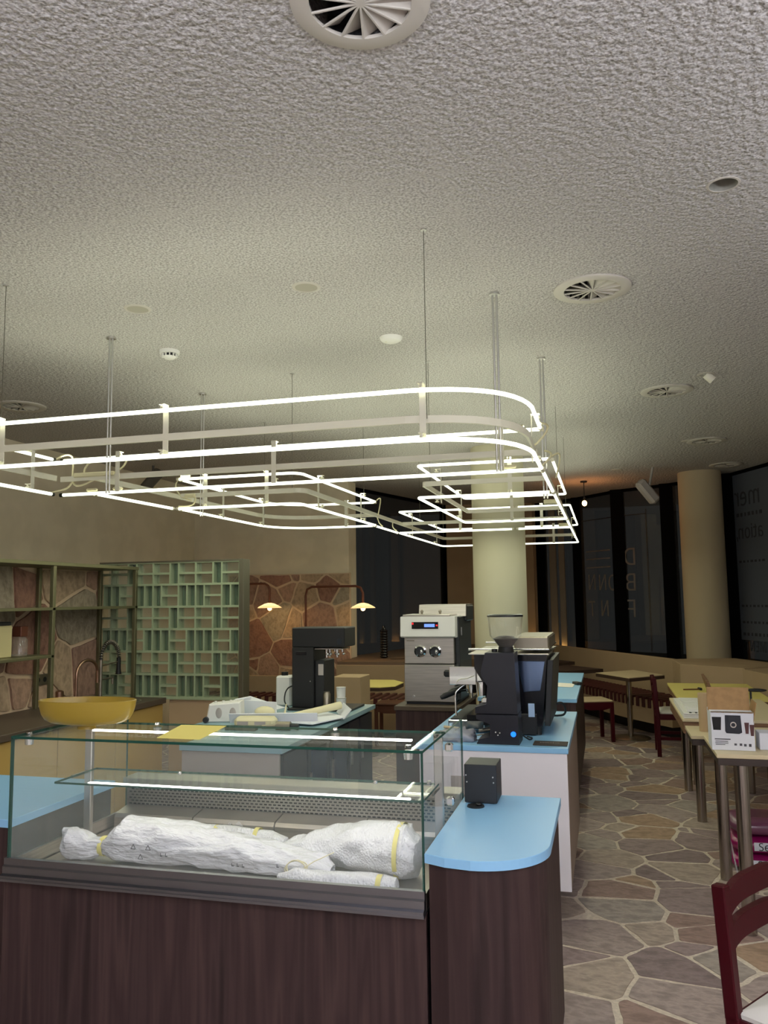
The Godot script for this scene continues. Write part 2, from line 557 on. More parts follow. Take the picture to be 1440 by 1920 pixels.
# stones of a broken-edge paving: a power diagram cut to a rectangle, joints taken off each stone
func crazy(r: Rect2, step: Vector2, joint: float, seed_: int) -> Array:
	var g := RandomNumberGenerator.new()
	g.seed = seed_
	var pts := []
	var nx := int(ceil(r.size.x / step.x)) + 2
	var ny := int(ceil(r.size.y / step.y)) + 2
	for j in ny:
		for i in nx:
			var p := r.position + Vector2((i - 0.5 + g.randf_range(-0.46, 0.46) + 0.5 * (j % 2)) * step.x, (j - 0.5 + g.randf_range(-0.46, 0.46)) * step.y)
			pts.append([p, g.randf_range(-0.34, 0.34) * step.x * step.y])
	var out := []
	for a in pts:
		var c: Vector2 = a[0]
		var poly := PackedVector2Array([c + Vector2(-2, -2) * step, c + Vector2(2, -2) * step, c + Vector2(2, 2) * step, c + Vector2(-2, 2) * step])
		for b in pts:
			var d: Vector2 = b[0] - c
			if d == Vector2.ZERO or absf(d.x) > step.x * 3.2 or absf(d.y) > step.y * 3.2:
				continue
			var lim: float = (d.length_squared() + a[1] - b[1]) * 0.5
			poly = clip(poly, c, d, lim)
			if poly.size() < 3:
				break
		if poly.size() < 3:
			continue
		var cut := Geometry2D.intersect_polygons(poly, PackedVector2Array([r.position, r.position + Vector2(r.size.x, 0), r.end, r.position + Vector2(0, r.size.y)]))
		for q in cut:
			for s in Geometry2D.offset_polygon(q, -joint * g.randf_range(0.7, 1.5), Geometry2D.JOIN_MITER):
				if poly_area(s) > 0.004:
					out.append(chip(s, g))
	return out

func poly_area(p: PackedVector2Array) -> float:
	var s := 0.0
	for i in p.size():
		s += p[i].cross(p[(i + 1) % p.size()])
	return absf(s) * 0.5

# knock the corners off and let long edges wander a little
func chip(p: PackedVector2Array, g: RandomNumberGenerator) -> PackedVector2Array:
	var out := PackedVector2Array()
	var m := p.size()
	for i in m:
		var a := p[i]
		var b := p[(i + 1) % m]
		var z := p[(i - 1 + m) % m]
		var l := a.distance_to(b)
		var k := minf(0.009, minf(l, a.distance_to(z)) * 0.2)
		out.append(a + (z - a).normalized() * k)
		out.append(a + (b - a).normalized() * k)
		if l > 0.16:
			var t := (b - a).normalized()
			for w in [0.36, 0.68]:
				out.append(a + (b - a) * (w + g.randf_range(-0.08, 0.08)) + Vector2(-t.y, t.x) * g.randf_range(-0.007, 0.007))
	return out

func clip(poly: PackedVector2Array, c: Vector2, d: Vector2, lim: float) -> PackedVector2Array:
	var out := PackedVector2Array()
	var m := poly.size()
	for i in m:
		var p := poly[i]
		var q := poly[(i + 1) % m]
		var fp := (p - c).dot(d) - lim
		var fq := (q - c).dot(d) - lim
		if fp <= 0.0:
			out.append(p)
		if (fp < 0.0 and fq > 0.0) or (fp > 0.0 and fq < 0.0):
			out.append(p.lerp(q, fp / (fp - fq)))
	return out

func V2(a: Array) -> PackedVector2Array:
	var o := PackedVector2Array()
	for i in range(0, a.size(), 2):
		o.append(Vector2(a[i], a[i + 1]))
	return o

# level path with rounded corners: corners [x, z, radius]
func path(c: Array, y: float) -> PackedVector3Array:
	var o := PackedVector3Array()
	for i in c.size():
		var p := Vector2(c[i][0], c[i][1])
		var r: float = c[i][2] if c[i].size() > 2 else 0.0
		if r <= 0.0 or i == 0 or i == c.size() - 1:
			o.append(Vector3(p.x, y, p.y))
			continue
		var a := Vector2(c[i - 1][0], c[i - 1][1])
		var b := Vector2(c[i + 1][0], c[i + 1][1])
		var da := (a - p).normalized()
		var db := (b - p).normalized()
		for k in 11:
			var t := k / 10.0
			var q := (p + da * r) * (1 - t) * (1 - t) + p * 2.0 * t * (1 - t) * 0.85 + (p + db * r) * t * t + (p + (da + db) * r * 0.5) * 2.0 * t * (1 - t) * 0.15
			o.append(Vector3(q.x, y, q.y))
	return o

func text(parent: Node, s: String, size: float, at: Transform3D, m: Material, depth := 0.002, font := "Droid Sans") -> MeshInstance3D:
	var t := TextMesh.new()
	var f := SystemFont.new()
	f.font_names = PackedStringArray([font])
	t.font = f
	t.text = s
	t.font_size = 32
	t.pixel_size = size / 32.0
	t.depth = depth
	t.curve_step = 2.0
	return inst("lettering", t, m, parent, at)

func _ready() -> void:
	rng.seed = 7
	# ------------------------------------------------------------ camera, sky, light, exposure
	var cam := Camera3D.new()
	cam.name = "camera"
	add_child(cam)
	cam.fov = rad_to_deg(2.0 * atan(960.0 / 1530.0))
	cam.near = 0.05
	cam.far = 100.0
	cam.position = Vector3(0, 1.66, 0)
	cam.basis = Basis(Vector3.UP, deg_to_rad(15.0)) * Basis(Vector3.RIGHT, deg_to_rad(6.07)) * Basis(Vector3.BACK, deg_to_rad(-0.76))
	cam.current = true
	var we := WorldEnvironment.new()
	we.name = "environment"
	var env := Environment.new()
	env.background_mode = Environment.BG_COLOR
	env.background_color = c8(52, 54, 54)
	env.tonemap_mode = Environment.TONE_MAPPER_LINEAR
	env.tonemap_exposure = 1.0
	env.sdfgi_enabled = true
	env.ssao_enabled = true
	env.ssil_enabled = true
	we.environment = env
	add_child(we)
	materials()
	room()
	luminaire()
	ceiling_fittings()
	counters()
	display_case()
	kitchen()
	bar_machines()
	back_area()
	right_area()

# ---------------------------------------------------------------- the room
const CEIL := 3.35
const VENTS := [[-0.603, -2.063, 0.2], [-0.001, -4.51, 0.21], [0.563, -7.02, 0.21], [1.152, -9.5, 0.21], [1.598, -11.37, 0.21], [-4.78, -5.84, 0.2]]

func room() -> void:
	# floor: mortar bed with broken stones laid in it
	var mb := MB.new()
	mb.bb(-6.1, 3.0, -0.16, -0.003, -16.2, 3.2)
	var fl := struct("floor", mb, M.mortar)
	var cells := crazy(Rect2(-5.8, -15.4, 8.5, 18.2), Vector2(0.35, 0.225), 0.0105, 77)
	var seen := []
	var rest := MB.new()
	for p in cells:
		var c := Vector2.ZERO
		for q in p:
			c += q
		c /= p.size()
		var in_view: bool = c.x > -0.55 and c.y < -1.9 and c.y > -13.5 and c.x < 0.62 + 0.13 * -c.y
		if in_view:
			seen.append([c.length(), p, c])
		else:
			rest.plan(p, -0.012, 0.0)
	seen.sort_custom(func(a, b): return a[0] < b[0])
	for i in seen.size():
		if i < 296:
			var s := MB.new()
			s.plan(seen[i][1], -0.012, rng.randf_range(-0.001, 0.0012), 0.0025)
			obj("stone", s, M.stone[rng.randi() % M.stone.size()], fl)
		else:
			rest.plan(seen[i][1], -0.012, 0.0)
	var ro := obj("far_stones", rest, M.stone[0], fl)
	ro.set_meta("kind", "stuff")
	# ceiling slab with the openings of the air outlets cut through
	var cs := CSGBox3D.new()
	cs.name = "ceiling"
	cs.size = Vector3(9.2, 0.2, 19.4)
	cs.position = Vector3(-1.5, CEIL + 0.1, -6.5)
	cs.material = M.ceiling
	for q in VENTS + [[0.542, -3.483, 0.075]]:
		var h := CSGCylinder3D.new()
		h.name = "opening"
		h.operation = CSGShape3D.OPERATION_SUBTRACTION
		h.radius = q[2] * 0.8
		h.height = 0.6
		h.sides = 32
		h.material = M.ceiling
		cs.add_child(h, true)
		h.position = Vector3(q[0] + 1.5, 0, q[1] + 6.5)
	cs.set_meta("kind", "structure")
	add_child(cs)
	mb = MB.new(); mb.bb(-6.08, -5.88, -0.05, CEIL, -11.2, 3.2); struct("wall_left", mb, M.plaster)
	mb = MB.new(); mb.bb(2.72, 2.92, -0.05, CEIL, -8.6, 3.2); struct("wall_right", mb, M.plaster_pale)
	mb = MB.new(); mb.bb(-6.08, 2.92, -0.05, CEIL, 3.0, 3.2); struct("wall_rear", mb, M.plaster_pale)
	mb = MB.new(); mb.bb(-5.88, -3.47, -0.05, CEIL, -11.2, -11.0)
	mb.bb(-3.75, -3.47, -0.05, CEIL, -11.35, -11.2)
	var wb := struct("wall_back", mb, M.plaster)
	# broken stone cladding on the back wall
	mb = MB.new(); mb.bb(-5.3, -3.44, 0.5, 2.03, -11.0, -10.965); obj("cladding_bed", mb, M.wallmortar, wb)
	for p in crazy(Rect2(-5.3, 0.5, 1.86, 1.53), Vector2(0.34, 0.36), 0.012, 5):
		var s := MB.new()
		s.prism(p, Vector3(0, 0, -10.97), Vector3.RIGHT, Vector3.UP, 0.018, 0.003)
		obj("stone", s, M.wallstone[rng.randi() % M.wallstone.size()], wb)
	# glazed bow behind the seats
	var W := [[-3.75, -11.3], [-2.8, -14.66], [-1.14, -15.08], [-0.41, -14.37], [0.25, -13.54], [0.98, -13.06], [1.77, -12.26], [2.115, -11.42], [2.45, -10.0], [2.72, -8.6]]
	for i in W.size() - 1:
		var a := Vector3(W[i][0], 0, W[i][1])
		var b := Vector3(W[i + 1][0], 0, W[i + 1][1])
		var d := (b - a).normalized()
		var nrm := Vector3(-d.z, 0, d.x)  # towards the room
		var bs := Basis(d, Vector3.UP, nrm)
		var mid := (a + b) / 2
		var len := a.distance_to(b)
		if i == 1:
			mb = MB.new(); mb.box(mid + Vector3(0, CEIL / 2, 0) - nrm * 0.05, Vector3(len + 0.04, CEIL, 0.2), 0, bs)
			struct("wall_bow", mb, M.beige)
		else:
			mb = MB.new(); mb.box(mid + Vector3(0, CEIL / 2, 0), Vector3(len, CEIL, 0.012), 0, bs)
			var w := struct("window_%d" % (i + 1), mb, M.win)
			mb = MB.new(); mb.box(mid + Vector3(0, 0.36, 0) - nrm * 0.06, Vector3(len, 0.84, 0.1), 0, bs); obj("spandrel", mb, M.mullion, w)
			mb = MB.new(); mb.box(mid + Vector3(0, CEIL - 0.02, 0), Vector3(len, 0.05, 0.06), 0, bs); obj("top_rail", mb, M.mullion, w)
			if i == 4:
				mb = MB.new(); mb.box(mid + d * 0.04 + Vector3(0, 1.9, 0) - nrm * 0.03, Vector3(0.018, 2.2, 0.02), 0, bs); obj("glazing_bar", mb, M.grey_lam, w)
				mb = MB.new(); mb.box(mid - d * 0.14 + Vector3(0, 2.93, 0) - nrm * 0.03, Vector3(0.4, 0.015, 0.02), 0, bs); obj("glazing_bar", mb, M.grey_lam, w)
			if i == 3:
				mb = MB.new(); mb.box(mid + Vector3(0, 2.93, 0) - nrm * 0.03, Vector3(len, 0.015, 0.02), 0, bs); obj("glazing_bar", mb, M.grey_lam, w)
			# pale letters stuck on the outside, so they read backwards in here
			var out := Basis(-d, Vector3.UP, -nrm)
			var lm: Material = M.letter
			if i == 4:
				for t in [["D", 2.26], ["B", 1.86], ["F", 1.45]]:
					text(w, t[0], 0.36, Transform3D(out, Vector3(0.41, t[1], -13.43) + nrm * 0.012), lm)
			if i == 3:
				for t in [["O", 0.14, 1.86], ["N", -0.02, 1.87], ["N", -0.19, 1.88], ["N", 0.0, 1.45], ["T", -0.2, 1.44]]:
					var x: float = t[1]
					var k: float = (x - a.x) / (b.x - a.x)
					text(w, t[0], 0.34, Transform3D(out, a.lerp(b, k) + Vector3(0, t[2], 0) + nrm * 0.012), lm)
				for y in [2.13, 2.27, 2.4]:
					mb = MB.new(); mb.box(a.lerp(b, 0.5) + Vector3(0, y, 0) + nrm * 0.012, Vector3(0.62, 0.022, 0.003), 0, bs); obj("lettering", mb, lm, w)
			if i == 6:
				mb = MB.new(); mb.box(mid + Vector3(0, 2.18, 0) + nrm * 0.009, Vector3(len, 2.28, 0.004), 0, bs); obj("frosted_film", mb, M.frost, w)
				for t in [["mer", 2.98, 0.26], ["ation,", 2.5, 0.2], ["MENT", 0.96, 0.14]]:
					text(w, t[0], t[2] * 1.3, Transform3D(Basis(-d, Vector3.UP, -nrm), mid - d * 0.05 + Vector3(0, t[1], 0) + nrm * 0.014), M.ink_film)
				# small print, too fine to read: short dashes in rows
				for q in [[2.74, 0.05], [2.1, 0.03], [1.5, 0.03], [1.28, 0.03], [1.12, 0.04]]:
					for k in 7:
						mb = MB.new(); mb.box(mid + d * (-0.3 + k * 0.09) + Vector3(0, q[0], 0) + nrm * 0.0125, Vector3(0.06 - 0.012 * (k % 3), q[1], 0.002), 0, bs); obj("small_print", mb, M.ink_film, w)
	var fins := [[-2.8, -14.66, 0.12], [-1.08, -15.02, 0.16], [-0.41, -14.37, 0.17], [0.25, -13.54, 0.2], [0.98, -13.06, 0.22], [1.77, -12.26, 0.24], [2.45, -10.0, 0.24]]
	for i in fins.size():
		var a := Vector3(fins[i][0], 0, fins[i][1])
		mb = MB.new()
		var dd := Vector3(-0.26, 0, 1).normalized()
		mb.box(a + Vector3(0, CEIL / 2, 0), Vector3(fins[i][2], CEIL, 0.12), 0.004, Basis(dd.cross(Vector3.UP) * -1.0, Vector3.UP, dd))
		struct("trim_%d" % (i + 1), mb, M.mullion)
	# slim pale pilasters lit from below
	for q in [[-1.3, -14.86, 0.19], [-0.86, -14.66, 0.12], [-0.7, -14.5, 0.1]]:
		mb = MB.new(); mb.box(Vector3(q[0], CEIL / 2, q[1]), Vector3(q[2], CEIL, 0.05), 0.004, Basis(Vector3.UP, -0.1))
		var o := obj("pilaster", mb, M.beige if q[0] < -1.0 else M.pilaster)
		tag(o, "slim pale upright panel between the dark windows, glowing warm at its foot", "panel", "uplit panels")
	for q in [[-1.3, -14.72], [-0.76, -14.42]]:
		var t := thing("floor_uplight", "small warm uplight at the foot of a pale upright panel", "light", Vector3(q[0], 0.0, q[1]), 0, "uplights")
		mb = MB.new(); mb.cyl(Vector3(0, 0, 0), Vector3(0, 0.68, 0), 0.02, 0.02, 10); obj("stand", mb, M.black, t)
		mb = MB.new(); mb.cyl(Vector3(0, 0.68, 0), Vector3(0, 0.71, 0), 0.028, 0.028, 12); obj("lamp_glow", mb, M.bulb, t)
		omni(t, Vector3(0, 0.76, 0), Color(1, 0.8, 0.5), 0.035, 0.02)
	# columns
	mb = MB.new(); mb.cyl(Vector3(-1.13, 0, -9.2), Vector3(-1.13, CEIL, -9.2), 0.295, 0.295, 48, false)
	struct("column_1", mb, M.column)
	mb = MB.new(); mb.cyl(Vector3(1.33, 0, -12.0), Vector3(1.33, CEIL, -12.0), 0.285, 0.285, 48, false)
	struct("column_2", mb, M.column_tan)
	# low beige wall in front of the glazing, and its deep ledge at the back
	var D := [[-1.3, -13.5], [-0.82, -13.67], [-0.3, -12.7], [0.41, -11.39], [0.8, -10.66]]
	mb = MB.new()
	for i in D.size() - 1:
		var a := Vector3(D[i][0], 0, D[i][1])
		var b := Vector3(D[i + 1][0], 0, D[i + 1][1])
		var d := (b - a).normalized()
		mb.box((a + b) / 2 + Vector3(0, 0.44, 0), Vector3(a.distance_to(b) + 0.05, 0.88, 0.08), 0.004, Basis(d, Vector3.UP, Vector3(-d.z, 0, d.x)))
	mb.plan(V2([0.76, -10.7, 0.79, -9.94, 1.39, -9.43, 1.95, -9.9, 1.5, -10.9]), 0.0, 0.88, 0.004)
	mb.plan(V2([1.37, -9.46, 1.62, -8.5, 1.85, -7.2, 2.7, -7.2, 2.7, -9.0, 1.95, -9.9]), 0.0, 0.87, 0.004)
	struct("wall_low", mb, M.beige)
	mb = MB.new()
	mb.plan(V2([-3.46, -10.42, -1.5, -10.42, -1.35, -13.4, -1.5, -14.7, -2.75, -14.4, -3.22, -13.3, -3.6, -11.36, -3.46, -11.36]), 0.0, 0.84, 0.004)
	struct("wall_ledge", mb, M.ledge)
	mb = MB.new(); mb.bb(-3.46, -1.5, 0.0, 0.8, -10.42, -10.37, 0.003); struct("trim_ledge", mb, M.beige)

# ---------------------------------------------------------------- hanging light
const YU := 2.589
const YM := 2.462
const YL := 2.362

func luminaire() -> void:
	var t := thing("suspended_neon_light", "long white tube light of stacked glowing loops hung from the ceiling over the bar", "light", Vector3(0, 0, 0))
	var neon_col := Color(0.98, 1.0, 0.88)
	var runs := []
	for y in [YU, YL]:
		runs.append(path([[-3.43, -4.5], [-3.43, -3.5, 0.34], [-0.31, -3.5, 0.5], [-0.31, -4.5]], y))
		runs.append(path([[-3.4, -4.57], [-0.31, -4.55]], y))
		runs.append(path([[-3.11, -5.56], [-2.13, -5.56, 0.1], [-2.1, -7.5]], y))
		runs.append(path([[-3.11, -5.6], [-3.11, -7.55, 0.45], [-2.12, -7.56]], y))
		runs.append(path([[-0.33, -5.57], [-1.24, -5.56, 0.03], [-1.24, -7.58, 0.06], [-0.31, -7.56, 0.03], [-0.31, -5.62]], y))
		runs.append(path([[-0.9, -8.5], [-2.11, -8.5, 0.03], [-2.11, -10.95, 0.1], [-1.25, -10.95]], y))
		runs.append(path([[-0.84, -8.5], [-0.31, -8.5, 0.03], [-0.31, -10.95, 0.06], [-1.2, -10.95]], y))
	runs.append(path([[-3.17, -4.6], [-3.14, -5.52]], YL))
	runs.append(path([[-2.12, -7.52], [-2.12, -8.46]], YL))
	runs.append(path([[-0.31, -4.6], [-0.31, -5.52]], YL))
	runs.append(path([[-0.31, -7.62], [-0.31, -8.46]], YL))
	for r in runs:
		var mb := MB.new()
		mb.tube(r, 0.0102, 10)
		obj("neon_tube", mb, M.neon, t)
		for e in [[r[0], r[1]], [r[r.size() - 1], r[r.size() - 2]]]:
			var dir: Vector3 = (e[0] - e[1]).normalized()
			mb = MB.new(); mb.cyl(e[0] - dir * 0.004, e[0] + dir * 0.018, 0.0135, 0.0135, 10); obj("end_cap", mb, M.cap if e[0].x < -3.35 else M.clear_plastic, t)
		# the light each straight length gives
		var a := 0
		while a < r.size() - 1:
			var b := a + 1
			while b < r.size() - 1 and (r[b + 1] - r[b]).normalized().dot((r[a + 1] - r[a]).normalized()) > 0.995:
				b += 1
			var L: float = r[a].distance_to(r[b])
			if L > 0.3:
				var mid: Vector3 = (r[a] + r[b]) / 2
				var up: bool = mid.y > YM
				area(t, mid + Vector3(0, 0.016 if up else -0.016, 0), Vector3.UP if up else Vector3.DOWN, L, 0.02, neon_col, LUM * L, (r[b] - r[a]).normalized())
			a = b
	# rails
	for c in [[[-3.40, -4.5], [-3.40, -3.53, 0.34], [-0.34, -3.53, 0.5], [-0.34, -4.55], [-3.40, -4.55]],
			[[-3.15, -4.56], [-3.13, -7.52, 0.45], [-2.1, -7.52], [-2.1, -5.58, 0.08], [-3.1, -5.58]],
			[[-0.34, -4.55], [-0.34, -10.92]],
			[[-0.36, -5.59], [-1.21, -5.59, 0.02], [-1.21, -7.55, 0.05], [-0.36, -7.53]],
			[[-2.1, -7.52], [-2.08, -10.92, 0.1], [-0.36, -10.92]],
			[[-2.08, -8.53], [-0.36, -8.53]]]:
		var mb := MB.new()
		mb.bar(path(c, YM), 0.014, 0.034)
		obj("rail", mb, M.white_metal, t)
	# upright straps with hooks that carry the tubes: x, z, outward x, outward z
	for b in [[-3.0, -3.53, 0, 1], [-2.05, -3.53, 0, 1], [-0.76, -3.53, 0, 1], [-0.34, -4.3, 1, 0], [-2.97, -4.53, 0, -1], [-1.9, -4.53, 0, -1], [-0.53, -4.53, 0, -1], [-3.38, -4.25, -1, 0],
			[-2.9, -5.59, 0, 1], [-2.4, -5.59, 0, 1], [-2.12, -5.95, 1, 0], [-2.12, -7.1, 1, 0], [-3.1, -6.3, -1, 0], [-3.08, -7.1, -1, 0], [-2.4, -7.53, 0, -1],
			[-1.15, -5.95, -1, 0], [-0.6, -5.59, 0, 1], [-1.21, -7.2, -1, 0], [-0.36, -7.2, 1, 0], [-0.8, -7.55, 0, -1],
			[-1.45, -8.53, 0, 1], [-0.6, -8.53, 0, 1], [-2.08, -9.0, -1, 0], [-2.08, -10.4, -1, 0], [-0.36, -10.2, 1, 0], [-0.62, -10.92, 0, -1]]:
		var mb := MB.new()
		var o := Vector3(b[2], 0, b[3])
		var p := Vector3(b[0], 0, b[1])
		var s := Basis(o.cross(Vector3.UP), Vector3.UP, o * -1.0)
		mb.box(p + Vector3(0, (YU + YL) / 2 + 0.015, 0), Vector3(0.03, YU - YL + 0.03, 0.005), 0.001, s)
		for y in [YU, YL]:
			mb.box(p + Vector3(0, y + 0.03, 0) + o * 0.02, Vector3(0.028, 0.005, 0.05), 0.001, s)
		obj("bracket", mb, M.white_metal, t)
		for y in [YU, YL]:
			mb = MB.new()
			mb.box(p + Vector3(0, y + 0.022, 0) + o * 0.032, Vector3(0.014, 0.022, 0.012), 0.003, s)
			mb.box(p + Vector3(0, y + 0.012, 0) + o * 0.032, Vector3(0.016, 0.01, 0.03), 0.003, s)
			obj("tube_clip", mb, M.clear_plastic, t)
	# rods and wires up to the ceiling
	for q in [[-2.99, -4.46], [-0.53, -4.42], [-0.372, -5.76], [-3.11, -5.93]]:
		var mb := MB.new()
		for k in [-0.011, 0.011]:
			mb.cyl(Vector3(q[0] + k, YL - 0.02, q[1]), Vector3(q[0] + k, CEIL, q[1]), 0.006, 0.006, 8)
		obj("suspension_rod", mb, M.alu, t)
		mb = MB.new(); mb.cyl(Vector3(q[0], CEIL - 0.012, q[1]), Vector3(q[0], CEIL, q[1]), 0.03, 0.03, 14); obj("ceiling_rose", mb, M.alu, t)
	for q in [[-0.74, -3.53], [-3.02, -3.54], [-2.2, -5.6], [-1.16, -5.6], [-3.07, -7.1], [-2.15, -7.3], [-0.36, -7.27], [-0.36, -8.73], [-2.08, -9.4], [-2.08, -10.85]]:
		var mb := MB.new()
		mb.cyl(Vector3(q[0], YM, q[1]), Vector3(q[0], CEIL, q[1]), 0.0017, 0.0017, 6, false)
		obj("suspension_wire", mb, M.wire, t)
		mb = MB.new(); mb.cyl(Vector3(q[0], CEIL - 0.006, q[1]), Vector3(q[0], CEIL, q[1]), 0.014, 0.014, 10); obj("ceiling_rose", mb, M.alu, t)
	# feed cables looping between tube ends, with their clear sleeves
	for c in [[[-3.43, YU, -4.52], [-3.36, YU + 0.03, -4.6], [-3.3, YM - 0.04, -4.56], [-3.1, YM + 0.02, -4.56]],
			[[-3.43, YL + 0.01, -4.5], [-3.38, YL + 0.03, -4.54], [-3.34, YM - 0.05, -4.55], [-3.3, YM, -4.55]],
			[[-3.2, YU - 0.02, -4.57], [-3.24, YU - 0.07, -4.57], [-3.22, YM, -4.56]],
			[[-2.93, YU - 0.02, -4.57], [-2.96, YM + 0.06, -4.57], [-3.05, YM, -4.56]],
			[[-3.1, YU + 0.02, -5.58], [-3.16, YU - 0.04, -5.6], [-3.1, YM, -5.58], [-3.0, YM - 0.04, -5.56]],
			[[-3.11, YL + 0.02, -5.56], [-3.0, YL + 0.03, -5.58], [-2.98, YM, -5.58]],
			[[-0.31, YU + 0.02, -4.48], [-0.27, YU + 0.01, -4.56], [-0.33, YM + 0.05, -4.55], [-0.42, YM, -4.55]],
			[[-0.31, YL + 0.02, -4.56], [-0.26, YL + 0.09, -4.62], [-0.3, YM + 0.03, -4.7]],
			[[-0.33, YU, -5.57], [-0.26, YU + 0.03, -5.6], [-0.29, YM, -5.62]],
			[[-2.1, YU, -7.52], [-2.06, YU + 0.03, -7.56], [-2.08, YM, -7.54]],
			[[-2.1, YM, -7.56], [-2.13, YL + 0.05, -7.75], [-2.12, YL + 0.02, -7.85]],
			[[-2.1, YM, -8.2], [-2.13, YL + 0.05, -8.3], [-2.12, YL + 0.02, -8.42]]]:
		var cv := Curve3D.new()
		for k in c.size():
			var pt := Vector3(c[k][0], c[k][1], c[k][2])
			var tg := Vector3.ZERO
			if k > 0 and k < c.size() - 1:
				tg = (Vector3(c[k + 1][0], c[k + 1][1], c[k + 1][2]) - Vector3(c[k - 1][0], c[k - 1][1], c[k - 1][2])) * 0.22
			cv.add_point(pt, -tg, tg)
		var mb := MB.new()
		mb.tube(cv.tessellate(4, 6), 0.006, 8)
		obj("cable", mb, M.cream_plastic, t)
	for q in [[-3.15, YM + 0.02, -4.545, 0.3, 0.03], [-3.18, YL + 0.024, -4.57, 0.08, 0.018], [-2.99, YL + 0.024, -4.57, 0.07, 0.018], [-0.45, YU + 0.022, -4.55, 0.1, 0.018], [-0.5, YL + 0.024, -4.55, 0.1, 0.018], [-0.42, YM + 0.02, -7.2, 0.13, 0.04], [-0.42, YM + 0.02, -9.6, 0.13, 0.04], [-3.06, YU + 0.024, -5.57, 0.08, 0.02], [-3.02, YM - 0.004, -5.57, 0.09, 0.03]]:
		var mb := MB.new()
		mb.box(Vector3(q[0], q[1], q[2]), Vector3(q[3], q[4], 0.022), 0.006)
		obj("connector", mb, M.cream_plastic, t)
	# a second, shorter loop hangs in the front of the room, behind the viewer
	var f := thing("front_neon_light", "cool white tube light hung over the entrance side of the room", "light")
	for y in [YU, YL]:
		var mb := MB.new()
		mb.tube(path([[-1.9, 0.2], [2.4, 0.2, 0.3], [2.4, 2.4, 0.3], [-1.9, 2.4, 0.3], [-1.9, 0.25]], y), 0.0115, 8)
		obj("neon_tube", mb, M.neon_cool, f)
	for q in [[-1.7, 0.2], [2.2, 0.2], [-1.7, 2.4], [2.0, 2.4]]:
		var mb := MB.new()
		mb.cyl(Vector3(q[0], YL, q[1]), Vector3(q[0], CEIL, q[1]), 0.006, 0.006, 8)
		obj("suspension_rod", mb, M.alu, f)
	var sm := MB.new()
	sm.tube(path([[2.3, -3.2], [2.3, 0.0]], YU), 0.0102, 8)
	obj("neon_tube", sm, M.neon_cool, f)
	sm = MB.new()
	for z in [-3.0, -0.2]:
		sm.cyl(Vector3(2.3, YU, z), Vector3(2.3, CEIL, z), 0.006, 0.006, 8)
	obj("suspension_rod", sm, M.alu, f)
	area(f, Vector3(2.3, YU + 0.016, -1.6), Vector3.UP, 3.1, 0.02, FRONT_COL, FRONT * 0.45, Vector3.BACK)
	for z in [0.2, 2.4]:
		area(f, Vector3(0.25, YL - 0.016, z), Vector3.DOWN, 3.9, 0.02, FRONT_COL, FRONT * 0.14, Vector3.RIGHT)
		area(f, Vector3(0.25, YU + 0.016, z), Vector3.UP, 3.9, 0.02, FRONT_COL, FRONT, Vector3.RIGHT)

const LUM := 0.2
const FRONT := 16.5
const FRONT_COL := Color(0.93, 0.95, 1.0)

